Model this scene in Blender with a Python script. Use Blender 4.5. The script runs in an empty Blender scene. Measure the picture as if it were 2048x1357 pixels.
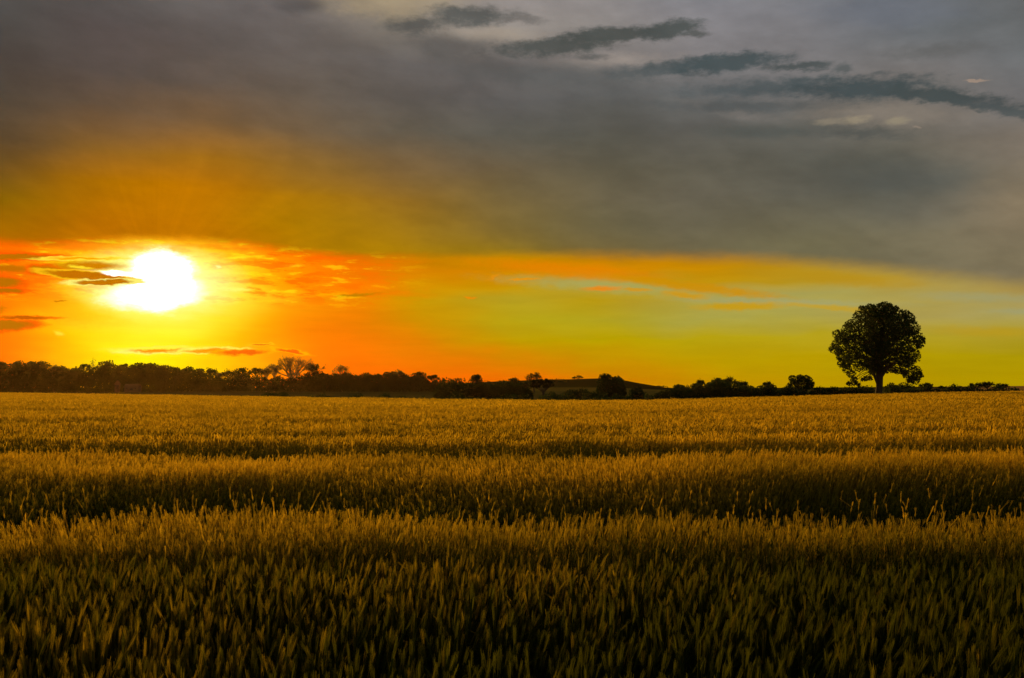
import bpy, math, random
import numpy as np
from mathutils import Vector

# ------------------------------------------------------------------ camera
F = 1773.0                                   # focal length, in pixels of a 2048 wide picture
PITCH = math.atan(96.5 / F)
CAM_Z = 2.15
SCN = bpy.context.scene
cam_data = bpy.data.cameras.new('camera')
cam_data.lens = 36.0 * F / 2048.0
cam_data.sensor_width = 36.0
cam_data.clip_start = 0.05
cam_data.clip_end = 20000.0
cam = bpy.data.objects.new('camera', cam_data)
SCN.collection.objects.link(cam)
cam.location = (0, 0, CAM_Z)
cam.rotation_euler = (math.pi / 2 + PITCH, 0, 0)
SCN.camera = cam
SCN.view_settings.view_transform = 'Standard'
SCN.view_settings.look = 'None'
SCN.view_settings.exposure = 0.0
SCN.view_settings.gamma = 1.0
SCN.render.engine = 'CYCLES'
SCN.cycles.max_bounces = 6
SCN.cycles.transparent_max_bounces = 4

CP, SP = math.cos(PITCH), math.sin(PITCH)
def ray(px, py):
    dx = (px - 1024.0) / F; dy = (678.5 - py) / F
    return Vector((dx, CP - dy * SP, SP + dy * CP))
def azel(px, py):
    d = ray(px, py)
    return math.degrees(math.atan2(d.x, d.y)), math.degrees(math.atan2(d.z, math.hypot(d.x, d.y)))
def pix(az, el):
    a, e = math.radians(az), math.radians(el)
    x, y, z = math.sin(a) * math.cos(e), math.cos(a) * math.cos(e), math.sin(e)
    fw = y * CP + z * SP; up = -y * SP + z * CP
    return 1024 + F * x / fw, 678.5 - F * up / fw
def pt(px, py, Y):
    d = ray(px, py); k = Y / d.y
    return Vector((d.x * k, Y, CAM_Z + d.z * k))
def lin(c):
    return tuple((v / 12.92 if v <= .04045 else ((v + .055) / 1.055) ** 2.4) for v in (u / 255.0 for u in c))

# ------------------------------------------------------------------ sun
SUN_AZ, SUN_EL = azel(310, 562)
sd = bpy.data.lights.new('sun', 'SUN')
sd.energy = 4.7
sd.color = (1.0, 0.57, 0.12)
sd.angle = math.radians(2.5)
sun = bpy.data.objects.new('sun', sd)
SCN.collection.objects.link(sun)
_a, _e = math.radians(SUN_AZ), math.radians(SUN_EL)
_d = Vector((math.sin(_a) * math.cos(_e), math.cos(_a) * math.cos(_e), math.sin(_e)))
sun.rotation_euler = (-_d).to_track_quat('-Z', 'Y').to_euler()

# ------------------------------------------------------------------ sky
world = bpy.data.worlds.new('World')
SCN.world = world
world.use_nodes = True
NT = world.node_tree
NT.nodes.clear()
NN, NL = NT.nodes, NT.links

def setin(node, idx, v):
    if isinstance(v, bpy.types.NodeSocket): NL.new(v, node.inputs[idx])
    else: node.inputs[idx].default_value = v
def math_n(op, a, b=0.0, clamp=False):
    n = NN.new('ShaderNodeMath'); n.operation = op; n.use_clamp = clamp
    setin(n, 0, a); setin(n, 1, b); return n.outputs[0]
def smooth(v, lo, hi, a=0.0, b=1.0):
    n = NN.new('ShaderNodeMapRange'); n.interpolation_type = 'SMOOTHSTEP'
    setin(n, 0, v); setin(n, 1, lo); setin(n, 2, hi); setin(n, 3, a); setin(n, 4, b)
    return n.outputs[0]
def mixc(fac, a, b, mode='MIX'):
    n = NN.new('ShaderNodeMix'); n.data_type = 'RGBA'; n.blend_type = mode
    ins = {s.identifier: s for s in n.inputs}
    for key, v in (('Factor_Float', fac), ('A_Color', a), ('B_Color', b)):
        if isinstance(v, bpy.types.NodeSocket): NL.new(v, ins[key])
        else: ins[key].default_value = (tuple(v) + (1.0,) if key != 'Factor_Float' else v)
    return [s for s in n.outputs if s.identifier == 'Result_Color'][0]
def noise(vec, scale, detail=4.0, rough=0.55):
    n = NN.new('ShaderNodeTexNoise'); NL.new(vec, n.inputs['Vector'])
    n.inputs['Scale'].default_value = scale; n.inputs['Detail'].default_value = detail
    n.inputs['Roughness'].default_value = rough
    return n.outputs['Fac'], n.outputs['Color']
def combine(x, y, z=0.0):
    n = NN.new('ShaderNodeCombineXYZ'); setin(n, 0, x); setin(n, 1, y); setin(n, 2, z); return n.outputs[0]
def vmath(op, a, b):
    n = NN.new('ShaderNodeVectorMath'); n.operation = op
    setin(n, 0, a); setin(n, 1, b); return n.outputs[0]

tc = NN.new('ShaderNodeTexCoord')
sep = NN.new('ShaderNodeSeparateXYZ'); NL.new(tc.outputs['Generated'], sep.inputs[0])
AZ = math_n('MULTIPLY', math_n('ARCTAN2', sep.outputs[0], sep.outputs[1]), 180 / math.pi)   # compass bearing
EL = math_n('MULTIPLY', math_n('ARCSINE', sep.outputs[2]), 180 / math.pi)                    # height above the horizon
stretch = combine(math_n('MULTIPLY', AZ, 0.4), EL)
def warp(scale, ax, ay, detail, rough=0.6):
    _, c = noise(stretch, scale, detail, rough)
    d = vmath('SUBTRACT', c, (0.5, 0.5, 0.5))
    d = vmath('MULTIPLY', d, (ax, ay, 0.0))
    return vmath('ADD', combine(AZ, EL), d)
W_SOFT = warp(0.45, 4.0, 1.5, 2.0)
W_MED = warp(1.3, 1.9, 1.1, 6.0, .72)
W_FINE = warp(3.4, 1.1, 0.42, 5.0)

PUFF = math_n('MULTIPLY', math_n('SUBTRACT', noise(combine(math_n('MULTIPLY', AZ, 0.5), EL), 1.7, 9.0, 0.66)[0], 0.5), 3.2)
def field(cols, rows, table, vec):
    """smooth colour field over bearing and height: one ramp per height, blended upwards"""
    s = NN.new('ShaderNodeSeparateXYZ'); NL.new(vec, s.inputs[0])
    u = math_n('MULTIPLY', math_n('ADD', s.outputs[0], 34.0), 1 / 68.0, True)
    els = [azel(1024, r)[1] for r in rows]                       # heights, going down
    T = np.array([[lin(c) for c in r] for r in table])
    S = np.array([[c for c in r] for r in table], float)
    def sample(px, py):
        px = min(max(px, cols[0]), cols[-1]); py = min(max(py, rows[0]), rows[-1])
        i = min(max(np.searchsorted(cols, px) - 1, 0), len(cols) - 2)
        j = min(max(np.searchsorted(rows, py) - 1, 0), len(rows) - 2)
        a = (px - cols[i]) / (cols[i + 1] - cols[i]); b = (py - rows[j]) / (rows[j + 1] - rows[j])
        c = (S[j, i] * (1 - a) + S[j, i + 1] * a) * (1 - b) + (S[j + 1, i] * (1 - a) + S[j + 1, i + 1] * a) * b
        return lin(c)
    out = None; last = None
    K = 32
    for e in els:
        r = NN.new('ShaderNodeValToRGB'); r.color_ramp.interpolation = 'B_SPLINE'
        NL.new(u, r.inputs[0])
        el_ = r.color_ramp.elements
        while len(el_) < K: el_.new(0.5)
        for k in range(K):
            q = k / (K - 1); az = -34 + 68 * q
            el_[k].position = q
            px, py = pix(az, e)
            el_[k].color = sample(px, py) + (1.0,)
        if out is None: out = r.outputs[0]
        else:
            n = NN.new('ShaderNodeMapRange'); n.interpolation_type = 'LINEAR'
            NL.new(s.outputs[1], n.inputs[0]); n.inputs[1].default_value = last; n.inputs[2].default_value = e
            out = mixc(n.outputs[0], out, r.outputs[0])
        last = e
    return out

UP_COLS = [0, 200, 400, 600, 800, 1000, 1200, 1400, 1600, 1800, 2048]
UP_ROWS = [0, 60, 130, 200, 270, 340, 400, 450, 500, 560]
UP = [
 [(78,78,76),(88,84,82),(100,96,94),(105,100,100),(150,138,118),(150,143,140),(138,133,132),(132,132,138),(122,122,126),(104,108,116),(104,104,104)],
 [(76,72,68),(84,76,74),(95,87,84),(105,98,94),(128,120,110),(148,140,132),(142,136,132),(134,131,133),(122,120,122),(108,112,116),(100,104,104)],
 [(75,68,62),(82,74,70),(90,82,76),(98,90,84),(96,92,90),(105,100,98),(125,119,115),(128,124,124),(122,119,119),(120,116,114),(108,110,112)],
 [(76,68,58),(88,76,66),(98,84,72),(100,89,76),(94,88,82),(92,90,88),(92,92,90),(100,102,102),(115,112,110),(122,114,106),(112,110,110)],
 [(82,66,44),(122,90,54),(136,98,52),(112,92,66),(98,90,76),(90,88,80),(88,86,76),(90,88,82),(88,88,80),(105,100,88),(124,114,102)],
 [(104,76,30),(174,112,0),(176,112,0),(146,104,32),(122,96,58),(104,92,70),(96,90,72),(96,92,78),(92,90,80),(86,88,80),(125,115,100)],
 [(124,92,4),(184,112,0),(192,114,0),(178,122,0),(148,108,32),(118,100,60),(104,96,74),(102,96,80),(96,94,82),(92,92,84),(130,118,96)],
 [(150,100,0),(185,112,0),(186,116,0),(172,122,0),(156,116,20),(125,104,50),(106,98,70),(103,97,76),(106,100,78),(112,106,86),(128,116,92)],
 [(200,100,0),(200,110,0),(190,112,0),(178,122,0),(166,122,5),(140,112,28),(112,98,58),(106,98,70),(112,106,76),(118,110,84),(126,114,88)],
 [(200,100,0),(200,110,0),(190,112,0),(178,122,0),(166,122,5),(140,112,28),(112,98,58),(106,98,70),(112,106,76),(118,110,84),(122,112,86)],
]
LO_COLS = [0, 100, 200, 300, 400, 500, 600, 700, 850, 1024, 1200, 1400, 1600, 1800, 2048]
LO_ROWS = [480, 510, 540, 570, 600, 640, 680, 720, 760]
LO = [
 [(255,100,0),(255,90,0),(255,95,0),(255,140,0),(255,120,0),(255,90,0),(250,95,0),(230,105,0),(200,120,0),(190,130,0),(190,130,5),(190,130,10),(180,135,20),(180,140,50),(150,125,75)],
 [(255,110,0),(255,160,0),(255,225,0),(255,250,40),(255,240,10),(255,160,0),(255,110,0),(245,100,0),(190,125,0),(180,135,0),(185,125,5),(180,125,15),(175,130,30),(170,135,60),(150,125,75)],
 [(240,105,0),(250,110,0),(255,180,0),(255,255,160),(255,250,60),(255,190,0),(255,140,0),(250,115,0),(215,130,0),(205,135,0),(220,135,0),(200,140,0),(188,145,20),(180,145,50),(160,135,75)],
 [(245,110,0),(255,150,0),(255,225,20),(255,255,200),(255,255,110),(255,205,0),(255,150,0),(255,120,0),(210,145,0),(195,150,5),(176,160,60),(190,145,10),(178,150,40),(176,155,70),(168,140,70)],
 [(255,100,0),(255,180,0),(255,245,90),(255,255,200),(255,250,120),(255,215,40),(255,150,0),(245,130,0),(200,150,0),(180,160,40),(185,150,10),(170,160,80),(165,165,105),(172,158,90),(165,160,110)],
 [(255,110,0),(255,180,0),(255,205,0),(255,250,80),(255,235,40),(255,190,0),(252,134,0),(238,120,0),(202,144,0),(180,162,20),(178,162,30),(170,162,70),(172,160,70),(175,155,70),(172,155,80)],
 [(255,115,0),(255,170,0),(255,230,0),(255,250,50),(255,240,10),(255,180,0),(255,130,0),(252,118,0),(214,134,0),(190,155,0),(184,160,0),(182,160,10),(182,160,20),(180,160,30),(172,150,25)],
 [(255,105,0),(255,150,0),(255,220,0),(255,245,0),(255,225,0),(255,160,0),(255,120,0),(255,112,0),(234,118,0),(214,130,0),(196,144,0),(190,155,0),(185,155,0),(178,152,0),(172,150,0)],
 [(255,110,0),(255,160,0),(255,225,0),(255,240,0),(255,215,0),(255,140,0),(255,115,0),(255,105,0),(252,102,0),(236,110,0),(212,124,0),(195,142,0),(188,148,0),(180,148,0),(176,148,0)],
]
W_MASS = warp(0.30, 3.0, 1.2, 1.0)
col_up = field(UP_COLS, UP_ROWS, UP, W_MASS)
col_lo = field(LO_COLS, LO_ROWS, LO, W_SOFT)
# faint streaks and mottling through the whole cloud cover
nf, _ = noise(stretch, 1.1, 6.0, 0.6)
nf2, _ = noise(combine(math_n('MULTIPLY', AZ, 0.12), EL), 1.5, 5.0, 0.55)
tone = math_n('ADD', smooth(nf, 0.3, 0.7, 0.97, 1.03), smooth(nf2, 0.3, 0.7, -0.02, 0.02))
col_up = mixc(1.0, col_up, combine(tone, tone, tone), 'MULTIPLY')
tone2 = math_n('ADD', smooth(nf2, 0.3, 0.7, 0.96, 1.04), 0.0)
col_lo = mixc(1.0, col_lo, combine(tone2, tone2, tone2), 'MULTIPLY')

def blob(base, a, b, h, col, soft=0.45, vec=None, rim=None, rimw=0.5, gain=1.0, opac=1.0, puff=0.0):
    """an elongated cloud between two bearings, half thickness h"""
    a0, e0 = azel(*a); a1, e1 = azel(*b)
    hd = azel((a[0] + b[0]) / 2, (a[1] + b[1]) / 2 - h)[1] - azel((a[0] + b[0]) / 2, (a[1] + b[1]) / 2)[1]
    L = math.hypot(a1 - a0, e1 - e0) / 2 + hd * 0.5
    m = NN.new('ShaderNodeMapping'); m.vector_type = 'TEXTURE'
    NL.new(vec if vec is not None else W_MED, m.inputs[0])
    m.inputs[1].default_value = ((a0 + a1) / 2, (e0 + e1) / 2, 0)
    m.inputs[2].default_value = (0, 0, math.atan2(e1 - e0, a1 - a0))
    m.inputs[3].default_value = (L, hd, 1)
    n = NN.new('ShaderNodeVectorMath'); n.operation = 'LENGTH'; NL.new(m.outputs[0], n.inputs[0])
    d = n.outputs['Value']
    if puff: d = math_n('ADD', d, math_n('MULTIPLY', PUFF, puff))
    if rim is not None:
        base = mixc(smooth(d, 1 + rimw + soft * .5, 1 + soft * .3, 0, 1), base, lin(rim))
    c = tuple(v * gain for v in lin(col))
    return mixc(smooth(d, 1 + soft, max(1 - soft, 0.0), 0, opac), base, c)

# ---- high cloud: darker slate patches and paler gaps
for a, b, h, col, soft, vec, op in [
    ((690,2),(870,6),26,(165,148,120),.9,W_MED,.8),
    ((900,66),(1060,72),12,(158,146,132),.8,W_MED,.9),
    ((1120,128),(1300,118),11,(150,140,132),.8,W_MED,.9),
    ((1640,224),(1900,232),15,(130,121,110),.9,W_MED,.9),
    ((1380,208),(1520,236),9,(122,116,110),.9,W_MED,.7),
    ((880,120),(1080,150),24,(96,93,90),1.0,W_SOFT,.8),
    ((1000,150),(1300,165),26,(92,93,92),.9,W_SOFT,.85),
    ((570,14),(630,16),12,(80,77,76),.9,W_SOFT,.7),
    ((780,52),(880,50),15,(84,84,81),.6,W_MED,.9),
    ((840,90),(960,100),24,(92,89,86),.9,W_SOFT,.8),
    ((870,30),(1010,34),17,(88,89,86),.5,W_MED,.95),
    ((1010,36),(1080,40),9,(108,104,100),.6,W_MED,.8),
    ((1010,98),(1220,84),17,(79,82,79),.45,W_MED,.95),
    ((1130,78),(1300,64),16,(77,81,78),.4,W_MED,.95),
    ((1290,70),(1390,50),17,(76,81,79),.4,W_MED,.95),
    ((1368,70),(1412,68),6,(86,88,86),.6,W_FINE,.9),
    ((1155,116),(1212,114),6,(92,92,90),.7,W_FINE,.8),
    ((1250,146),(1440,126),15,(80,87,88),.5,W_MED,.9),
    ((1350,136),(1560,114),17,(70,80,82),.4,W_MED,.95),
    ((1530,138),(1662,129),9,(78,84,84),.45,W_MED,.95),
    ((1668,139),(1702,136),7,(88,92,92),.6,W_FINE,.9),
    ((1740,148),(1775,145),4,(92,95,95),.6,W_FINE,.8),
    ((1400,182),(1660,168),15,(80,88,90),.6,W_MED,.9),
    ((1600,178),(1860,176),23,(68,78,80),.45,W_MED,.95),
    ((1780,182),(2010,208),15,(68,76,76),.4,W_MED,.95),
    ((1940,208),(2120,236),10,(78,84,84),.5,W_MED,.9),
    ((1340,212),(1640,214),11,(84,88,88),.7,W_MED,.85),
    ((1440,262),(1640,258),12,(80,84,80),.9,W_SOFT,.7),
    ((1640,266),(1810,268),10,(82,84,80),.7,W_MED,.85),
    ((1790,104),(1950,96),12,(98,98,97),.8,W_MED,.8),
    ((1640,18),(1900,24),26,(104,109,118),.9,W_SOFT,.6),
    ((1700,345),(2000,365),26,(84,86,80),1.0,W_SOFT,.7),
    ((2000,420),(2100,400),60,(140,124,98),1.0,W_SOFT,.6),
    ((1634,246),(1676,240),6,(160,146,122),.7,W_FINE,.4),
    ((1686,242),(1730,238),7,(166,152,124),.7,W_FINE,.5),
    ((1778,244),(1812,240),8,(164,152,124),.7,W_FINE,.5),
    ((1930,162),(1970,163),2.4,(158,138,122),.5,W_FINE,.9),
    ((1830,254),(1845,254),2.4,(140,126,112),.5,W_FINE,.8),
  ]:
    col_up = blob(col_up, a, b, h, col, soft * 1.25 if vec is W_MED else soft, vec, opac=op, puff=.62 if vec is W_MED else .4)

# soft billows in the deck, and faint rays fanning up from the sun
bil, _ = noise(combine(math_n('MULTIPLY', AZ, 0.5), math_n('ADD', EL, math_n('MULTIPLY', AZ, 0.16))), 0.42, 8.0, 0.58)
ray_a = math_n('ARCTAN2', math_n('SUBTRACT', EL, SUN_EL), math_n('SUBTRACT', AZ, SUN_AZ))
rn, _ = noise(combine(ray_a, 0.0), 9.0, 2.0, 0.5)
gr = math_n('MULTIPLY', smooth(rn, .35, .65, -.03, .03), math_n('MULTIPLY', smooth(EL, 19.0, 9.0), smooth(AZ, 2.0, -9.0)))
tn = math_n('ADD', smooth(bil, .3, .7, .90, 1.10), gr)
col_up = mixc(1.0, col_up, combine(tn, tn, tn), 'MULTIPLY')

# ---- bright band under the cloud deck
for a, b, h, col, soft, vec, op in [
    ((1060,562),(1420,584),11,(168,164,88),.8,W_FINE,.9),
    ((960,524),(1280,552),12,(228,130,0),.8,W_FINE,.8),
    ((1240,556),(1540,592),9,(204,142,0),.6,W_FINE,.9),
    ((1400,600),(1740,609),6,(160,164,118),.9,W_FINE,.6),
    ((1540,545),(1800,566),12,(184,142,24),.8,W_FINE,.8),
    ((1400,615),(1560,611),7,(200,154,16),.6,W_FINE,.9),
    ((1570,608),(1760,624),5,(196,158,40),.7,W_FINE,.8),
    ((1860,592),(2080,598),8,(156,156,112),.9,W_FINE,.6),
    ((1990,622),(2080,622),5,(156,158,116),.9,W_FINE,.5),
    ((1172,579),(1236,577),4.5,(238,134,0),.7,W_FINE,.85),
    ((1246,580),(1300,581),3,(214,148,10),.6,W_FINE,.8),
    ((1330,586),(1404,594),5,(208,150,10),.6,W_FINE,.8),
    ((1020,560),(1076,557),2.5,(232,146,0),.6,W_FINE,.9),
    ((976,560),(996,550),3,(226,142,10),.6,W_FINE,.7),
    ((930,595),(950,597),2.5,(240,130,0),.6,W_FINE,.8),
    ((1880,660),(2080,668),9,(186,152,30),.9,W_FINE,.7),
    # right of the sun
    ((560,560),(780,580),14,(255,128,0),.9,W_FINE,.6),
    ((430,515),(660,530),9,(255,140,0),.9,W_FINE,.6),
    ((400,552),(520,560),7,(255,190,0),.8,W_FINE,.8),
    ((380,556),(470,560),4,(240,165,0),.7,W_FINE,.9),
    ((660,512),(720,508),4,(214,112,0),.7,W_FINE,.8),
    ((455,516),(490,517),3,(255,225,40),.6,W_FINE,.9),
    ((572,531),(604,532),3,(255,190,20),.6,W_FINE,.9),
    ((440,578),(500,580),3.4,(255,246,110),.5,W_FINE,1),
    ((500,581),(546,584),3,(255,196,20),.6,W_FINE,.8),
    ((630,590),(690,586),4,(255,168,0),.6,W_FINE,.9),
    ((680,593),(752,588),3.4,(186,122,0),.6,W_FINE,.9),
    ((60,590),(160,630),22,(255,140,0),.9,W_MED,.6),
    ((120,620),(230,640),14,(255,190,0),.9,W_MED,.6),
  ]:
    col_lo = blob(col_lo, a, b, h, col, soft, vec, opac=op, puff=.45)
# broken red and yellow cloud lit from behind, thickest near the sun
near_sun = math_n('MULTIPLY', math_n('MULTIPLY', smooth(AZ, -3.0, -16.0), smooth(EL, 4.6, 6.0)), smooth(EL, 9.6, 8.6))
shred, _ = noise(combine(math_n('MULTIPLY', AZ, 0.22), EL), 1.9, 8.0, 0.62)
col_lo = mixc(math_n('MULTIPLY', math_n('MULTIPLY', smooth(shred, .50, .60), near_sun), .75), col_lo, lin((255,100,0)))
col_lo = mixc(math_n('MULTIPLY', math_n('MULTIPLY', smooth(shred, .46, .36), near_sun), .65), col_lo, lin((255,226,20)))
# the sun's own blaze behind thin cloud
for a, b, h, col, soft, vec, g, op in [
    ((225,562),(420,562),74,(255,246,40),.95,W_MED,1.0,.75),
    ((232,562),(408,566),52,(255,255,170),.7,W_MED,1.1,.9),
    ((285,534),(364,540),27,(255,255,255),.55,W_MED,1.8,1),
    ((244,592),(374,584),26,(255,255,255),.6,W_MED,1.8,1),
    ((300,562),(344,562),50,(255,255,255),.5,W_MED,2.5,1),
  ]:
    col_lo = blob(col_lo, a, b, h, col, soft, vec, gain=g, opac=op)
BR = (188,106,0)
for a, b, h, col, soft, rim, rw in [
    ((-60,514),(96,515),5.5,BR,.35,(255,88,0),.9),
    ((100,518),(220,517),2.5,(255,170,0),.5,(255,230,60),.8),
    ((-40,536),(60,538),7,(196,104,0),.6,None,0),
    ((64,540),(112,541),9,(194,106,0),.5,(255,90,0),.5),
    ((110,532),(236,532),8,(204,126,0),.5,None,0),
    ((92,544),(264,562),8,(190,108,0),.25,(255,196,20),.35),
    ((150,566),(262,563),5,(190,112,0),.25,(255,250,120),.5),
    ((-60,562),(34,566),12,(184,106,0),.35,(255,88,0),.5),
    ((-60,582),(44,582),5,(182,104,0),.35,(255,88,0),.7),
    ((-40,620),(10,618),8,(214,112,0),.5,None,0),
    ((-60,652),(58,650),10,(184,106,0),.35,(255,92,0),.5),
    ((0,636),(94,636),3.2,(196,86,0),.4,(255,120,0),.8),
    ((110,603),(132,603),1.5,(220,120,0),.5,None,0),
    ((108,665),(124,668),4,(255,214,50),.6,None,0),
    ((262,702),(376,700),5,(244,146,0),.4,(255,250,110),.7),
    ((222,699),(404,694),2.8,(255,240,60),.6,None,0),
    ((372,703),(470,700),4.0,(250,150,0),.5,(255,246,90),.7),
    ((440,706),(530,704),5.0,(240,92,0),.4,(255,170,0),.4),
    ((505,690),(540,689),2.2,(235,110,0),.4,(255,190,20),.8),
    ((556,699),(606,707),3.2,(244,86,0),.4,(255,178,0),.8),
  ]:
    col_lo = blob(col_lo, a, b, h, col, soft, W_FINE, rim=rim, rimw=rw)
col_lo = blob(col_lo, (208,546), (262,547), 5, (255,255,255), .4, W_FINE, gain=1.8)
col_lo = blob(col_lo, (140,533), (184,536), 3, (255,222,40), .5, W_FINE)
col_lo = blob(col_lo, (432,534), (442,535), 3, (255,250,150), .5, W_FINE)

# lower edge of the cloud deck, given as a height for each bearing
edge = NN.new('ShaderNodeFloatCurve')
crv = edge.mapping.curves[0]
pts = [(-200,470),(0,486),(120,488),(200,482),(330,478),(460,486),(560,498),(700,512),(850,512),(1024,509),(1200,513),(1400,517),(1540,522),(1700,534),(1850,550),(2048,572),(2200,590)]
pp = []
for x, y in pts:
    a_, e_ = azel(x, y); pp.append(((a_ + 40) / 80, e_ / 20))
crv.points[0].location = pp[0]; crv.points[1].location = pp[-1]
for p in pp[1:-1]: crv.points.new(*p)
edge.mapping.update()
sW = NN.new('ShaderNodeSeparateXYZ'); NL.new(W_MED, sW.inputs[0])
NL.new(math_n('MULTIPLY', math_n('ADD', AZ, 40.0), 1 / 80.0, True), edge.inputs['Value'])
edge.inputs['Factor'].default_value = 1.0
EDGE = math_n('MULTIPLY', edge.outputs[0], 20.0)
mixed_el = math_n('ADD', math_n('MULTIPLY', EL, 0.5), math_n('MULTIPLY', sW.outputs[1], 0.5))
rel = math_n('SUBTRACT', mixed_el, EDGE)

# the part of the sky away from the sunset: clear evening sky seen through thin grey cloud
skyt = NN.new('ShaderNodeTexSky'); skyt.sky_type = 'NISHITA'; skyt.sun_disc = False
skyt.sun_elevation = math.radians(SUN_EL); skyt.sun_rotation = math.radians(SUN_AZ)
back = mixc(1.0, skyt.outputs[0], (0.08, 0.08, 0.08), 'MULTIPLY')
back = mixc(0.5, back, (0.09, 0.09, 0.08))
away = math_n('MAXIMUM', smooth(math_n('ABSOLUTE', AZ), 36.0, 75.0), smooth(EL, 28.0, 55.0))
def bgnode(c):
    n = NN.new('ShaderNodeBackground'); NL.new(c, n.inputs[0]); n.inputs[1].default_value = 1.0; return n.outputs[0]
def mixs(f, a, b):
    n = NN.new('ShaderNodeMixShader'); NL.new(f, n.inputs[0]); NL.new(a, n.inputs[1]); NL.new(b, n.inputs[2]); return n.outputs[0]
front = mixs(smooth(rel, math_n('ADD', -0.30, smooth(AZ, -5.0, 15.0, 0.0, -0.20)), math_n('ADD', 0.42, smooth(AZ, -5.0, 15.0, 0.0, 0.35))), bgnode(col_lo), bgnode(col_up))
whole = mixs(away, front, bgnode(back))
wo = NN.new('ShaderNodeOutputWorld'); NL.new(whole, wo.inputs[0])
world.cycles.sampling_method = 'MANUAL'; world.cycles.sample_map_resolution = 1024

HAZE = 0.00002
# ------------------------------------------------------------------ helpers
rng = np.random.default_rng(7)
def tag(o, label=None, cat=None, group=None, kind=None):
    if label: o['label'] = label
    if cat: o['category'] = cat
    if group: o['group'] = group
    if kind: o['kind'] = kind
    return o
def link(name, me, parent=None):
    o = bpy.data.objects.new(name, me); SCN.collection.objects.link(o)
    if parent is not None: o.parent = parent
    return o
def empty(name, loc):
    o = bpy.data.objects.new(name, None); SCN.collection.objects.link(o)
    o.location = loc; o.empty_display_size = 0.5; return o
def np_mesh(name, V, Fc, n, mat=None, smooth_=False, col=None):
    """V (N,3) points; Fc (M,n) faces of n corners"""
    me = bpy.data.meshes.new(name)
    V = np.ascontiguousarray(V, np.float32); Fc = np.ascontiguousarray(Fc, np.int32)
    me.vertices.add(len(V)); me.vertices.foreach_set('co', V.ravel())
    me.loops.add(Fc.size); me.loops.foreach_set('vertex_index', Fc.ravel())
    me.polygons.add(len(Fc)); me.polygons.foreach_set('loop_start', np.arange(0, Fc.size, n, dtype=np.int32))
    me.polygons.foreach_set('loop_total', np.full(len(Fc), n, np.int32))
    if smooth_: me.polygons.foreach_set('use_smooth', np.ones(len(Fc), bool))
    if col is not None:
        a = me.color_attributes.new('Col', 'FLOAT_COLOR', 'POINT')
        c4 = np.ones((len(V), 4), np.float32); c4[:, :3] = col
        a.data.foreach_set('color', c4.ravel())
    me.update(calc_edges=True)
    if mat: me.materials.append(mat)
    return me
class Geo:
    """collects tubes, boxes and leaf faces as triangles/quads (quads only)"""
    def __init__(s): s.V = []; s.F = []; s.n = 0
    def add(s, V, Fq):
        V = np.asarray(V, float).reshape(-1, 3); s.V.append(V); s.F.append(np.asarray(Fq, int) + s.n); s.n += len(V)
    def tube(s, P, R, k=6, cap=True):
        P = np.asarray(P, float); m = len(P)
        T = np.gradient(P, axis=0); T /= np.linalg.norm(T, axis=1)[:, None] + 1e-9
        ref = np.where(np.abs(T[:, 2:3]) > 0.9, [[1.0, 0, 0]], [[0, 0, 1.0]])
        A = np.cross(T, ref); A /= np.linalg.norm(A, axis=1)[:, None] + 1e-9
        B = np.cross(T, A)
        th = np.arange(k) * 2 * math.pi / k
        V = P[:, None] + (A[:, None] * np.cos(th)[None, :, None] + B[:, None] * np.sin(th)[None, :, None]) * np.asarray(R, float)[:, None, None]
        i = np.arange(m - 1)[:, None] * k; j = np.arange(k)[None]; j2 = (j + 1) % k
        Fq = np.stack([i + j, i + j2, i + k + j2, i + k + j], -1).reshape(-1, 4)
        s.add(V.reshape(-1, 3), Fq)
    def box(s, lo, hi):
        x0, y0, z0 = lo; x1, y1, z1 = hi
        V = [(x0,y0,z0),(x1,y0,z0),(x1,y1,z0),(x0,y1,z0),(x0,y0,z1),(x1,y0,z1),(x1,y1,z1),(x0,y1,z1)]
        s.add(V, [(0,3,2,1),(4,5,6,7),(0,1,5,4),(1,2,6,5),(2,3,7,6),(3,0,4,7)])
    def leaves(s, C, size, flat=0.0):
        """one small pointed face per centre"""
        n = len(C); C = np.asarray(C)
        N = rng.normal(size=(n, 3)); N[:, 2] += flat; N /= np.linalg.norm(N, axis=1)[:, None]
        U = np.cross(N, rng.normal(size=(n, 3))); U /= np.linalg.norm(U, axis=1)[:, None] + 1e-9
        W = np.cross(N, U)
        a = size * rng.uniform(.6, 1.3, (n, 1)); b = a * rng.uniform(.45, .8, (n, 1))
        sk = rng.uniform(-.35, .35, (n, 1))
        V = np.stack([C - U * a, C + W * b + U * a * sk, C + U * a, C - W * b - U * a * sk * .6], 1).reshape(-1, 3)
        s.add(V, np.arange(4 * n).reshape(n, 4))
    def build(s, name, mat, parent=None, smooth_=False, origin=(0, 0, 0)):
        V = np.concatenate(s.V) - np.asarray(origin, float)[None]
        return link(name, np_mesh(name, V, np.concatenate(s.F), 4, mat, smooth_), parent)

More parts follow.
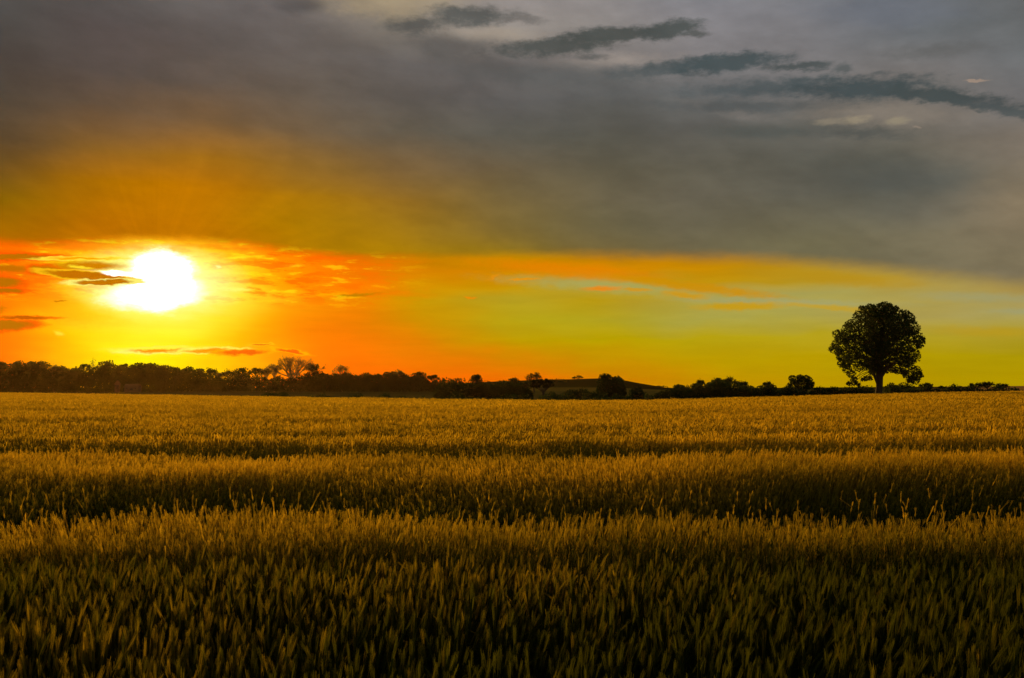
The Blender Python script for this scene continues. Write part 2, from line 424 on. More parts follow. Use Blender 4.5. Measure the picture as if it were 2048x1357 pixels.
def new_mat(name):
    m = bpy.data.materials.new(name); m.use_nodes = True
    nt = m.node_tree; nt.nodes.clear(); return m, nt
def foliage_mat(name, c1, c2, trans=0.25, scale=0.35):
    m, nt = new_mat(name); N, L = nt.nodes, nt.links
    g = N.new('ShaderNodeTexCoord'); oi = N.new('ShaderNodeObjectInfo')
    nz = N.new('ShaderNodeTexNoise'); nz.inputs['Scale'].default_value = scale; nz.inputs['Detail'].default_value = 5
    L.new(g.outputs['Object'], nz.inputs['Vector'])
    r = N.new('ShaderNodeValToRGB'); r.color_ramp.elements[0].position = .35; r.color_ramp.elements[1].position = .65
    r.color_ramp.elements[0].color = c1 + (1,); r.color_ramp.elements[1].color = c2 + (1,)
    L.new(nz.outputs['Fac'], r.inputs[0])
    d = N.new('ShaderNodeBsdfDiffuse'); t = N.new('ShaderNodeBsdfTranslucent'); mx = N.new('ShaderNodeMixShader')
    L.new(r.outputs[0], d.inputs[0]); L.new(r.outputs[0], t.inputs[0]); mx.inputs[0].default_value = trans
    o = N.new('ShaderNodeOutputMaterial')
    L.new(d.outputs[0], mx.inputs[1]); L.new(t.outputs[0], mx.inputs[2]); L.new(mx.outputs[0], o.inputs[0])
    return m
def plain_mat(name, c1, c2, scale=2.0, rough=.9, bump=.3, stretch=(1, 1, 1)):
    m, nt = new_mat(name); N, L = nt.nodes, nt.links
    g = N.new('ShaderNodeTexCoord'); mp = N.new('ShaderNodeMapping'); mp.inputs[3].default_value = stretch
    nz = N.new('ShaderNodeTexNoise'); nz.inputs['Scale'].default_value = scale; nz.inputs['Detail'].default_value = 6
    L.new(g.outputs['Object'], mp.inputs[0]); L.new(mp.outputs[0], nz.inputs['Vector'])
    r = N.new('ShaderNodeValToRGB'); r.color_ramp.elements[0].position = .3; r.color_ramp.elements[1].position = .7
    r.color_ramp.elements[0].color = c1 + (1,); r.color_ramp.elements[1].color = c2 + (1,)
    L.new(nz.outputs['Fac'], r.inputs[0])
    p = N.new('ShaderNodeBsdfPrincipled'); p.inputs['Roughness'].default_value = rough
    p.inputs['Specular IOR Level'].default_value = .2
    L.new(r.outputs[0], p.inputs['Base Color'])
    b = N.new('ShaderNodeBump'); b.inputs['Strength'].default_value = bump; L.new(nz.outputs['Fac'], b.inputs['Height'])
    L.new(b.outputs[0], p.inputs['Normal'])
    o = N.new('ShaderNodeOutputMaterial'); L.new(p.outputs[0], o.inputs[0])
    return m

M_LEAF = foliage_mat('oak_leaves', (.045, .060, .012), (.085, .100, .022), .3, .5)
M_LEAF2 = foliage_mat('wood_leaves', (.050, .055, .014), (.090, .090, .024), .25, .2)
M_BUSH = foliage_mat('bush_leaves', (.040, .058, .014), (.080, .095, .025), .25, .4)
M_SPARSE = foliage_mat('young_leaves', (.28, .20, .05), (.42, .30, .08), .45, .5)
M_BARK = plain_mat('bark', (.05, .035, .022), (.10, .07, .045), 3.0, .95, .8, (1, 1, .25))
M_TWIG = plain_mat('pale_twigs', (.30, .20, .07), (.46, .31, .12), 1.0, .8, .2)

# ------------------------------------------------------------------ terrain
HOR = 775.1
EDGE_PX = [-400, 0, 230, 440, 680, 800, 1000, 1250, 1400, 1550, 1700, 1850, 2048, 2450]
EDGE_PY = [784, 786, 789.5, 793, 797, 799, 801, 801, 798, 794, 789.5, 786, 783.5, 782]
EDGE_D = [200, 175, 160, 140, 122, 116, 110, 112, 122, 140, 156, 165, 172, 190]
CROP = 0.85
def bearing_px(x, y): return 1024 + F * (x / np.maximum(y, 1e-3)) / CP
def edge_d(px): return np.interp(px, EDGE_PX, EDGE_D)
def edge_g(px):
    d = edge_d(px); return CAM_Z - d * (np.interp(px, EDGE_PX, EDGE_PY) - HOR) / F - CROP
HILL_PX = [-900, 500, 700, 860, 960, 1060, 1135, 1200, 1248, 1266, 1300, 1335, 1380, 1500, 2048, 3000]
HILL_PY = [777, 777, 776, 770, 765, 761, 759.5, 757.5, 761, 765, 770.5, 776.5, 777, 776.5, 772.6, 771]
def ground(x, y):
    x = np.asarray(x, float); y = np.asarray(y, float)
    px = np.clip(bearing_px(x, y), -400, 2450)
    D = edge_d(px); G = edge_g(px)
    z = G * np.clip(y / D, 0, 1) ** 1.25
    t = (y - D)
    dip = np.where(px > 1330, 1.2, 3.0)
    dip = np.interp(px, [-400, 0, 300, 500, 1250, 1400, 1700, 2450], [1.5, 1.5, 2.0, 3.0, 3.0, 2.2, 1.4, 1.0])
    def lineh(py, d): return CAM_Z - d * (py - HOR) / F
    zd = G - dip * np.clip(t / 14, 0, 1)
    far1 = lineh(np.interp(px, [0, 400, 1000, 1300, 1500, 2048], [787, 784, 784, 784, 781, 779]), 330.0)
    k1 = np.clip((y - (D + 20)) / (330 - (D + 20)), 0, 1); k1 = k1 * k1 * (3 - 2 * k1)
    zd = zd * (1 - k1) + far1 * k1
    hill = lineh(np.interp(px, HILL_PX, HILL_PY), 700.0)
    k2 = np.clip((y - 360) / (700 - 360), 0, 1); k2 = k2 * k2 * (3 - 2 * k2)
    zd = np.where(y > 330, far1 * (1 - k2) + hill * k2, zd)
    k3 = np.clip((y - 720) / 1200, 0, 1)
    zd = np.where(y > 720, hill * (1 - k3) + (-6.0) * k3, zd)
    return np.where(y > D, zd, z)
def gz(x, y): return float(ground(x, y))

def polar(rs, t0, t1, nt, zf):
    ts = np.linspace(t0, t1, nt)
    Y, T = np.meshgrid(rs, ts, indexing='ij'); X = Y * T
    Z = zf(X, Y)
    V = np.stack([X, Y, Z], -1).reshape(-1, 3)
    i = np.arange(len(rs) - 1)[:, None] * nt; j = np.arange(nt - 1)[None]
    Fq = np.stack([i + j, i + j + 1, i + nt + j + 1, i + nt + j], -1).reshape(-1, 4)
    return V, Fq
rs = np.concatenate([np.linspace(.6, 20, 30), np.linspace(22, 110, 40), np.linspace(111, 230, 90), np.linspace(235, 500, 60), np.linspace(510, 1000, 60), np.geomspace(1030, 9000, 25)])
V, Fq = polar(rs, -1.35, 1.35, 260, ground)
# a flat apron behind and beside the camera
ap = Geo(); ap.add(V, Fq)
ap.add([(-900, -900, -.002), (900, -900, -.002), (900, .58, -.002), (-900, .58, -.002)], [(0, 1, 2, 3)])

def ground_mat():
    m, nt = new_mat('soil_and_pasture'); N, L = nt.nodes, nt.links
    g = N.new('ShaderNodeTexCoord')
    sep = N.new('ShaderNodeSeparateXYZ'); L.new(g.outputs['Object'], sep.inputs[0])
    n1 = N.new('ShaderNodeTexNoise'); n1.inputs['Scale'].default_value = .06; n1.inputs['Detail'].default_value = 8
    mp = N.new('ShaderNodeMapping'); mp.inputs[3].default_value = (.35, 1, 1)
    L.new(g.outputs['Object'], mp.inputs[0]); L.new(mp.outputs[0], n1.inputs['Vector'])
    past = N.new('ShaderNodeValToRGB'); e = past.color_ramp.elements
    e[0].position = .3; e[0].color = (.055, .060, .014, 1); e[1].position = .7; e[1].color = (.13, .105, .028, 1)
    L.new(n1.outputs['Fac'], past.inputs[0])
    # fields of different crops on the far slope
    w = N.new('ShaderNodeMath'); w.operation = 'MULTIPLY_ADD'
    L.new(n1.outputs['Fac'], w.inputs[0]); w.inputs[1].default_value = 90; L.new(sep.outputs[1], w.inputs[2])
    mr = N.new('ShaderNodeMapRange'); L.new(w.outputs[0], mr.inputs[0]); mr.inputs[1].default_value = 150; mr.inputs[2].default_value = 900
    bands = N.new('ShaderNodeValToRGB'); bands.color_ramp.interpolation = 'CONSTANT'
    b = bands.color_ramp.elements
    b[0].position = 0; b[0].color = (0, 0, 0, 1); b[1].position = .16; b[1].color = (.55, .55, .55, 1)
    for p, c in [(.24, .1), (.36, .8), (.47, .15), (.6, .05), (.72, 0)]:
        q = b.new(p); q.color = (c, c, c, 1)
    L.new(mr.outputs[0], bands.inputs[0])
    straw = N.new('ShaderNodeMix'); straw.data_type = 'RGBA'
    L.new(bands.outputs[0], straw.inputs[0]); L.new(past.outputs[0], straw.inputs[6]); straw.inputs[7].default_value = (.14, .115, .02, 1)
    far = N.new('ShaderNodeMapRange'); L.new(w.outputs[0], far.inputs[0]); far.inputs[1].default_value = 490; far.inputs[2].default_value = 510
    hillc = N.new('ShaderNodeMix'); hillc.data_type = 'RGBA'
    L.new(far.outputs[0], hillc.inputs[0]); L.new(straw.outputs[2], hillc.inputs[6]); hillc.inputs[7].default_value = (.030, .032, .008, 1)
    rt_ = N.new('ShaderNodeMath'); rt_.operation = 'DIVIDE'; L.new(sep.outputs[0], rt_.inputs[0]); L.new(sep.outputs[1], rt_.inputs[1])
    rm = N.new('ShaderNodeMapRange'); L.new(rt_.outputs[0], rm.inputs[0]); rm.inputs[1].default_value = .47; rm.inputs[2].default_value = .50
    brown = N.new('ShaderNodeMix'); brown.data_type = 'RGBA'
    L.new(rm.outputs[0], brown.inputs[0]); L.new(hillc.outputs[2], brown.inputs[6]); brown.inputs[7].default_value = (.42, .22, .06, 1)
    n2 = N.new('ShaderNodeTexNoise'); n2.inputs['Scale'].default_value = 3.0; n2.inputs['Detail'].default_value = 8
    L.new(g.outputs['Object'], n2.inputs['Vector'])
    soil = N.new('ShaderNodeValToRGB'); e = soil.color_ramp.elements
    e[0].color = (.03, .022, .012, 1); e[1].color = (.07, .05, .026, 1); L.new(n2.outputs['Fac'], soil.inputs[0])
    st = N.new('ShaderNodeMapRange'); L.new(sep.outputs[1], st.inputs[0]); st.inputs[1].default_value = 100; st.inputs[2].default_value = 130
    mx = N.new('ShaderNodeMix'); mx.data_type = 'RGBA'
    L.new(st.outputs[0], mx.inputs[0]); L.new(soil.outputs[0], mx.inputs[6]); L.new(brown.outputs[2], mx.inputs[7])
    p = N.new('ShaderNodeBsdfDiffuse'); L.new(mx.outputs[2], p.inputs[0])
    bp = N.new('ShaderNodeBump'); bp.inputs['Strength'].default_value = .6; L.new(n2.outputs['Fac'], bp.inputs['Height']); L.new(bp.outputs[0], p.inputs['Normal'])
    o = N.new('ShaderNodeOutputMaterial'); L.new(p.outputs[0], o.inputs[0]); return m
M_GROUND = ground_mat()
tag(ap.build('ground', M_GROUND, smooth_=True), kind='structure')

# ------------------------------------------------------------------ trees
def px_at(px, py, Y): return pt(px, py, Y)
def lobes_for(cx, hw, zt, zb, rng_, n, flatbase=.25):
    """ellipsoid clumps filling a domed crown of half width hw between heights zb and zt"""
    H = zt - zb; out = []
    r0 = min(.42 * hw, .30 * H)
    for k in range(n):
        u = (k + .5) / n * 2 - 1 + rng_.normal() * .08; u = min(max(u, -1), 1)
        r = r0 * rng_.uniform(.75, 1.15)
        top = zb + H * (.30 + .70 * (1 - abs(u) ** 2.8) ** .5)
        z = top - r * rng_.uniform(.85, 1.25)
        out.append((cx + u * (hw - r * .7), rng_.uniform(-.5, .5) * hw * (1 - abs(u) * .6), max(z, zb + r * .7), r))
    for k in range(n):
        u = rng_.uniform(-1, 1); v = rng_.uniform(-1, 1) * math.sqrt(1 - u * u)
        r = r0 * rng_.uniform(.8, 1.25)
        top = zb + H * (.30 + .70 * (1 - min(1, math.hypot(u, v)) ** 2.8) ** .5)
        z = rng_.uniform(zb + r * .6, max(top - r, zb + r * .7))
        out.append((cx + u * (hw - r * .8), v * hw * .8, z, r))
    return out
def leaf_cloud(geo, lobes, n, size, rng_, shell=.55, squash=.8):
    W = np.array([l[3] ** 2 for l in lobes]); W /= W.sum()
    L = np.array(lobes)[rng_.choice(len(lobes), n, p=W)]
    d = rng_.normal(size=(n, 3)); d /= np.linalg.norm(d, axis=1)[:, None]
    rr = np.where(rng_.random(n) < shell, rng_.uniform(.82, 1.06, n), rng_.random(n) ** .4)
    P = L[:, :3] + d * rr[:, None] * L[:, 3:4] * np.array([1, 1, squash])
    geo.leaves(P, size)
def limb(geo, a, b, r0, r1, rng_, k=5, sag=.12, seg=5):
    a = np.array(a, float); b = np.array(b, float); t = np.linspace(0, 1, seg + 1)[:, None]
    L = np.linalg.norm(b - a)
    mid = (a + b) / 2 + np.array([0, 0, sag * L]) + rng_.normal(size=3) * .05 * L
    P = (1 - t) ** 2 * a + 2 * t * (1 - t) * mid + t ** 2 * b
    geo.tube(P, np.linspace(r0, r1, seg + 1), k)
def dense_tree(name, px, hw_px, ytop, Y, label, cat, group, mat, seed, crown_low=.15, nl=9, den=1.0, size=None):
    r_ = np.random.default_rng(seed)
    top = px_at(px, ytop, Y); x = top.x; gzv = gz(x, Y)
    hw = hw_px * 1.10 * Y / F; H = top.z - gzv
    root = empty(name, (x, Y, gzv))
    size = size or Y * .0011
    lob = lobes_for(0, hw, H, H * crown_low, r_, nl)
    area = hw * H * 3.2
    n = int(min(7000, den * 1.6 * area / (size * size * 1.1)))
    g = Geo(); leaf_cloud(g, lob, n, size, r_)
    g.build('crown', mat, root)
    t = Geo(); tr = max(.12, .045 * H)
    P = [(0, 0, -.4), (r_.normal() * .1, 0, H * .2), (r_.normal() * .25, 0, H * .42), (0, 0, H * .7)]
    t.tube(P, [tr * 1.25, tr, tr * .8, tr * .35], 7)
    for l in lob[::2]: limb(t, P[2] if l[2] > H * .4 else P[1], l[:3], tr * .45, tr * .1, r_)
    t.build('trunk', M_BARK, root)
    return tag(root, label, cat, group)
def branching(geo, p, d, L, r, depth, r_, tips, spread=.55, up=.12):
    q = p + d * L
    m = (p + q) / 2 + r_.normal(size=3) * L * .05
    geo.tube([p, m, q], [r, r * .85, r * .68], 5 if depth > 2 else 3)
    if depth == 0: tips.append(q); return
    for k in range(r_.integers(2, 4)):
        nd = d + r_.normal(size=3) * spread * np.array([1, .8, .55]) + np.array([0, 0, up]); nd /= np.linalg.norm(nd)
        branching(geo, q, nd, L * r_.uniform(.62, .85), r * .62, depth - 1, r_, tips, spread, up)
    if depth < 4: tips.append(q)
def open_tree(name, px, hw_px, ytop, Y, label, cat, group, seed, ybase=None, stems=3, depth=5, leaf=.6, lsize=.35, mat=None, twig=None, tr=None):
    """a thin see-through crown carried by visible stems"""
    r_ = np.random.default_rng(seed)
    top = px_at(px, ytop, Y); x = top.x; g0 = gz(x, Y); H = top.z - g0; hw = hw_px * Y / F
    root = empty(name, (x, Y, g0))
    t = Geo(); tips = []
    zb = H * .30 if ybase is None else px_at(px, ybase, Y).z - g0
    tr = tr or max(.12, .025 * H)
    t.tube([(0, 0, -.4), (0, 0, zb * .5), (0, 0, zb)], [tr * 1.4, tr * 1.1, tr], 7)
    L0 = (H - zb) * .30
    for k in range(stems):
        a = (k + .5) / stems * 2 - 1
        d = np.array([a * .75 * hw / max(H - zb, .1) * 1.3, r_.normal() * .25, 1.0]); d /= np.linalg.norm(d)
        branching(t, np.array([0, 0, zb - .1]), d, L0, tr * .75, depth - 1, r_, tips)
    tips = np.array(tips)
    # fit the branch spread into the outline seen
    V = np.concatenate(t.V); up = V[:, 2] > zb
    sx = hw / max(np.percentile(np.abs(V[up, 0]), 96), .1); sz = (H - zb) / max(V[:, 2].max() - zb, .1)
    def fit(A):
        A = A.copy(); m = A[:, 2] > zb; A[m, 2] = zb + (A[m, 2] - zb) * sz
        A[m, 0] *= 1 + (sx - 1) * np.clip((A[m, 2] - zb) / (H - zb) * 2.5, 0, 1); A[m, 1] *= 1 + (min(sx, 2.0) - 1) * np.clip((A[m, 2] - zb) / (H - zb) * 2.5, 0, 1); return A
    t.V = [fit(v) for v in t.V]; tips = fit(tips)
    t.build('trunk', twig or M_BARK, root)
    n = int(len(tips) * leaf * 3.2)
    C = tips[r_.integers(0, len(tips), n)] + r_.normal(size=(n, 3)) * H * .03
    g = Geo(); g.leaves(C, lsize); g.build('crown', mat or M_LEAF2, root)
    return tag(root, label, cat, group)

# ---- the great oak in the field edge
def build_oak():
    r_ = np.random.default_rng(5)
    Y = 166.0; k = Y / F
    cx = 1757.0; base = px_at(cx, 787, Y); x0 = base.x; g0 = gz(x0, Y)
    def z2(X, Yp):                                    # outline notes are in 1/6.46 px of the close-up
        p = px_at(1640 + X / 6.46, 590 + Yp / 6.46, Y); return p.x - x0, p.z - g0
    L = [(760,205,105),(600,215,90),(900,215,95),(470,290,90),(700,330,140),(1060,310,80),(370,410,90),(540,450,130),(850,430,150),(1110,440,110),
         (275,500,62),(245,690,75),(370,620,110),(580,620,140),(830,640,160),(1090,610,120),(1235,590,70),(330,790,80),(480,770,110),(700,800,130),(950,810,130),(1130,800,100),
         (1180,920,90),(1240,1040,75),(1190,1090,55),(420,930,70),(400,1020,52),(410,1100,48),(650,1075,38),(600,1090,30),(485,1165,24),(1010,930,75),(860,930,75),(560,900,70),(650,930,60),
         (1130,1040,45),(1150,1110,30),(300,880,45),(215,740,50),(1210,470,60),(1270,640,40),(1110,250,55),(760,960,55),
         (330,900,60),(370,960,60),(300,830,75),(430,870,80),(1200,860,85),(1255,980,65),(1290,1045,42),(1230,1110,52),(1000,985,45),(900,975,42),(1075,1000,50),(630,970,50),(690,1000,40),(690,1078,28),(430,1140,38),(390,1150,28),
         (960,300,110),(1000,480,120),(820,300,110),(250,580,60),(310,540,60),(680,170,45),(800,150,50),(900,160,50),(980,180,40),(530,170,35),(760,560,130)]
    lob = []
    for X, Yp, R in L:
        x, z = z2(X, Yp); r = R * 1.0 / 6.46 * k
        room = max(0.0, 8.2 ** 2 - x * x - ((z - 9.5) * .95) ** 2) ** .5 * .75
        for s in ((-1, 1) if R > 95 else (r_.choice([-1, 1]),)):
            lob.append((x, s * room * r_.uniform(.35, 1.0) if R > 60 else r_.uniform(-.4, .4) * room, z, r))
    root = empty('oak_tree', (x0, Y, g0))
    g = Geo(); leaf_cloud(g, lob, 21000, .20, r_, .6, .95)
    leaf_cloud(g, lob, 9000, .15, r_, 1.0, 1.0)
    # loose sprays standing out of the outline
    C = []
    for l in lob:
        for q in range(9):
            d = r_.normal(size=3); d /= np.linalg.norm(d); d[2] = d[2] * .8
            for s in range(6): C.append(np.array(l[:3]) + d * l[3] * r_.uniform(.9, 1.10) + r_.normal(size=3) * .12)
    g.leaves(np.array(C), .17)
    g.build('crown', M_LEAF, root)
    t = Geo()
    xf, zf = z2(770, 960); xb, _ = z2(752, 1290)
    t.tube([(xb, 0, -.5), (xb + .02, 0, .35), (xb + .05, 0, 1.5), (xf * .6, 0, 2.6), (xf, 0, zf), (xf + .2, .1, zf + 2.5), (xf, 0, zf + 5.5)],
           [.95, .72, .60, .60, .66, .45, .22], 12)
    for a in np.linspace(0, 6.0, 7):                                        # root flare
        t.tube([(xb + math.cos(a) * 1.05, math.sin(a) * 1.05, -.35), (xb + math.cos(a) * .6, math.sin(a) * .6, .15), (xb + math.cos(a) * .35, math.sin(a) * .35, 1.0)], [.16, .22, .2], 6)
    fork = (xf, 0, zf)
    for pts_, ra in ((((752, 1150), (705, 1040), (640, 900), (560, 760)), .38), (((770, 1090), (850, 980), (960, 880), (1080, 780)), .36), (((765, 1010), (740, 860), (700, 640)), .32)):
        q = [z2(*p_) for p_ in pts_]
        t.tube([(a_, .1 * i_, b_) for i_, (a_, b_) in enumerate(q)], np.linspace(ra, .1, len(q)), 8)
    for l in lob:
        st = (xf, 0, zf + np.clip((l[2] - zf) * .35, -.6, 4.0))
        limb(t, st, l[:3], .06 + .028 * l[3] * 3, .035, r_, 6, .10 if l[2] > zf else .35, 7)
        for q in range(3):
            d = r_.normal(size=3) * l[3] * .5
            limb(t, l[:3], np.array(l[:3]) + d, .05, .015, r_, 4, .1, 3)
    for X, Ya, Yb in ((478, 955, 1050), (518, 975, 1090), (1085, 1045, 1100)):
        xa, za = z2(X, Ya); xb2, zb2 = z2(X - 12 if X < 600 else X + 25, Yb)
        t.tube([(xa, 0, za), ((xa + xb2) / 2 + .03, 0, (za + zb2) / 2), (xb2, 0, zb2)], [.03, .02, .015], 4)
    t.build('trunk', M_BARK, root, smooth_=True)
    tag(root, 'great round-crowned oak standing alone at the right end of the wheat field', 'tree')
build_oak()

GW = 'trees of the far wood on the left'
GM = 'trees in the middle of the skyline'
GR = 'trees and bushes of the right hedge line'
# (px centre, half width px, top py, distance, label)
WOOD = [
 (4, 14, 722, 350, 'dark tree cut by the left edge of the picture, first of the far wood'),
 (38, 20, 720, 345, 'broad dark tree with a lumpy top, second in the far wood from the left edge'),
 (62, 12, 722, 352, 'narrow dark tree squeezed between two broad ones near the left edge'),
 (86, 21, 720, 345, 'broad flat-topped dark tree whose right side falls off steeply into a dip'),
 (124, 19, 730, 348, 'low domed dark tree filling the first dip of the left wood'),
 (152, 16, 735, 352, 'low dark tree on the rising slope left of the spiky bare poplar'),
 (172, 14, 727, 346, 'rounded dark tree directly left of the spiky bare poplar'),
 (214, 21, 719.5, 340, 'tall round dark tree directly right of the spiky bare poplar'),
 (246, 13, 727, 350, 'small dark tree between the tall round one and the long domed grove under the sun'),
 (276, 20, 724, 342, 'left dome of the long grove straight under the sun'),
 (303, 18, 724, 346, 'middle dome of the long grove straight under the sun'),
 (329, 20, 728, 343, 'right dome of the long grove, sloping down under the sun'),
 (353, 9, 734, 350, 'small loose-topped tree in the notch right of the long grove'),
 (377, 16, 732, 342, 'rounded dark tree just right of the notch below the sun'),
 (401, 15, 735.5, 345, 'dark flat-topped tree with ragged twigs at its right side'),
 (484, 16, 734, 340, 'round gap-toothed tree standing up between thin-crowned trees left of the bare tree'),
 (631, 30, 741, 335, 'wide dark mound of a tree at the right foot of the big bare tree'),
 (668, 16, 746, 338, 'low dark tree below the small spotty tree, left part'),
 (696, 22, 743.5, 335, 'low broad dark tree right under the small spotty tree'),
 (732, 18, 744, 336, 'low domed dark tree right of the spotty tree before the shallow dip'),
 (757, 10, 748, 340, 'lowest dark tree in the shallow dip left of the middle peak'),
 (781, 19, 741, 332, 'broad domed tree with a loose right shoulder, left of the middle peak'),
 (808, 14, 746.5, 338, 'sloping dark tree directly left of the steep middle peak'),
 (838, 19, 741.5, 330, 'steep peaked dark tree with flat side boughs, the middle peak of the skyline'),
]
for i, (a, b, c, d, lab) in enumerate(WOOD):
    dense_tree('broadleaf_tree', a, b, c, d, lab, 'tree', GW, M_LEAF2, 100 + i)
# understorey that closes the wood below the crowns
def thicket(name, pxs, tops, Y, label, cat, group, mat, seed, den=1.0, depth=6.0, size=None):
    r_ = np.random.default_rng(seed)
    xs0 = np.array([px_at(p, 700, Y).x for p in pxs]); cx = xs0.mean()
    size = size or Y * .0012; C = []
    mh = np.mean([px_at(p, q, Y).z for p, q in zip(pxs, tops)]) - gz(cx, Y)
    n = int(min(16000, den * 6.5 * (xs0[-1] - xs0[0]) * max(mh, .8) / size ** 2 / 1.1))
    X = r_.uniform(xs0[0], xs0[-1], n); D = r_.uniform(-.5, .5, n) * depth
    P = np.interp(X, xs0, pxs)
    Ht = np.array([px_at(p, t, Y).z for p, t in zip(pxs, tops)])
    top = np.interp(X, xs0, Ht) + np.sin(X * 1.7 + seed) * .25 + np.sin(X * .63 + seed * 2) * .45 + r_.normal(size=n) * .12
    g = ground(X, np.full(n, Y) + D)
    top = g + (top - g) * np.sqrt(np.clip(1 - (D / depth * 1.9) ** 2, .05, 1))
    z = g + (top - g) * r_.random(n) ** .7
    g0 = gz(cx, Y)
    root = empty(name, (cx, Y, g0))
    G = Geo(); G.leaves(np.stack([X - cx, D, z - g0], -1), size); G.build('foliage', mat, root)
    for q in range(4):
        x = xs0[0] + (xs0[-1] - xs0[0]) * (q + .5) / 4; gg = gz(x, Y)
        hh = (np.interp(x, xs0, Ht) - gg) * .75
        if hh > .2:
            t = Geo(); t.tube([(x - cx, 0, gg - g0 - .2), (x - cx + r_.normal() * .2, 0, gg - g0 + hh * .5), (x - cx + r_.normal() * .5, 0, gg - g0 + hh)], [.09, .06, .03], 5)
            t.build('stem', M_BARK, root)
    return tag(root, label, cat, group)
VALX = [-60,0,16,60,108,125,141,160,190,236,257,300,345,358,392,412,425,440,470,500,540,560,600,640,700,750,764,797,822,856,880,900,942,962,1000,1014,1042,1060,1100]
VALY = [728,728,727,724,733,735,736,733,733,730,729,727,733,739,738,740,750,754,752,752,753,752,752,746,746,749,748,748,750,756,759,757,764,768,763,764,764,766,764]
def valley(a, b, n=9):
    xs = list(np.linspace(a, b, n)); return xs, [float(np.interp(v, VALX, VALY)) + 2.5 for v in xs]
GT = 'undergrowth and hedges below the skyline trees'
for i, (pxs, tops, Y, lab) in enumerate([
    (*valley(-40, 130), 338, 'dense dark undergrowth at the foot of the wood by the left edge'),
    (*valley(125, 235), 336, 'dense dark undergrowth below the spiky bare poplar'),
    (*valley(230, 360), 336, 'dense dark undergrowth below the long domed grove under the sun'),
    (*valley(355, 450), 334, 'dense dark undergrowth below the notch right of the sun'),
    (*valley(440, 560), 332, 'dark wall of scrub below the thin-crowned trees left of the bare tree'),
    (*valley(550, 640), 330, 'dark wall of scrub hiding the foot of the big bare tree'),
    (*valley(630, 770), 328, 'dark wall of scrub below the small spotty tree'),
    (*valley(760, 890), 326, 'dark wall of scrub below the middle peak of the skyline'),
    ]):
    thicket('woodland_undergrowth', pxs, tops, Y, lab, 'undergrowth', GT, M_LEAF2, 300 + i, depth=8)

# thin-crowned trees of the left wood
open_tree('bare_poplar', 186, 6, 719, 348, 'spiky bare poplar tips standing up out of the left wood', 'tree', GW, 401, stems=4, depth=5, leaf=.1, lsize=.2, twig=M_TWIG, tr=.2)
for i, (a, b, c, yb, lf, lab) in enumerate([
    (110, 5, 731, 755, .5, 'wispy bush of twigs on the steep right side of the flat-topped tree'),
    (421, 12, 738, 760, .8, 'thin ragged tree dropping into the gap right of the sun'),
    (437, 9, 747, 762, .6, 'lowest see-through sapling in the gap right of the sun'),
    (458, 15, 741, 762, 1.0, 'thin-crowned tree directly left of the round gap-toothed tree'),
    (514, 13, 737, 760, .9, 'thin-crowned tree directly right of the round gap-toothed tree'),
    (533, 10, 738, 760, .6, 'small pale-twigged tree between the thin-crowned tree and the leaning fan'),
    (549, 15, 729, 758, .5, 'fan-shaped pale-twigged tree leaning against the left side of the big bare tree'),
    (629, 16, 728, 756, .9, 'thin leafy tree directly right of the big bare tree'),
    (684, 16, 731, 758, .5, 'small spotty tree with separate leaf tufts, alone above the low trees'),
    (797, 8, 742, 762, .6, 'loose tuft-topped sapling at the right shoulder of the broad domed tree'),
    (866, 11, 751, 766, .9, 'pale thin-crowned tree directly right of the steep middle peak'),
    ]):
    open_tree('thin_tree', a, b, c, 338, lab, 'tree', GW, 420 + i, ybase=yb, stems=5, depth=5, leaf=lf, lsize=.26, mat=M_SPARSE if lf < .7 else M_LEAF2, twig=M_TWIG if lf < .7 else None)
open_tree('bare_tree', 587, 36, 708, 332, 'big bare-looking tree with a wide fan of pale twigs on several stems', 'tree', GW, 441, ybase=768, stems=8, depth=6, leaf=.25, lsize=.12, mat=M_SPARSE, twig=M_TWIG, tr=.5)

# ---- middle of the skyline
MID = [
 (909, 35, 754, 255, 'broad dark round tree reaching low down, first one right of the middle peak', .05),
 (952, 13, 748.5, 262, 'crooked windswept tree leaning out over a bright gap', .3),
 (975, 16, 760.5, 300, 'low dark tree right of the bright gap under the crooked tree', .05),
 (1003, 15, 759, 300, 'low dark tree with one small knob on its top, left of the round-headed tree', .05),
 (1028, 15, 754, 270, 'round-headed dark tree with an even dome, left of the see-through tree', .05),
 (1052, 11, 763, 275, 'low dark bush-like tree at the foot of the see-through tree', .05),
 (1211, 18, 746.5, 190, 'taller left half of the pair of dark trees on the hill slope', .10),
 (1234, 16, 751, 193, 'lower right half of the pair of dark trees on the hill slope, bough pointing right', .15),
 (1112, 22, 758, 560, 'flat grove on the far hill between the spreading tree and the bare bush', .02),
 (1322, 12, 772, 620, 'small dark grove at the low right end of the far hill', .02),
]
for i, (a, b, c, d, lab, low) in enumerate(MID):
    dense_tree('broadleaf_tree', a, b, c, d, lab, 'tree', GM, M_LEAF2, 140 + i, crown_low=low, nl=15)
open_tree('thin_tree', 1068, 14, 744.5, 300, 'see-through tree rising behind the spreading tree on a trunk', 'tree', GM, 460, ybase=770, stems=6, depth=6, leaf=.16, lsize=.22)
open_tree('thin_tree', 1156, 10, 752, 640, 'small bare bush standing alone on the hill ridge', 'bush', GM, 461, ybase=759, stems=5, depth=4, leaf=.5, lsize=.6)
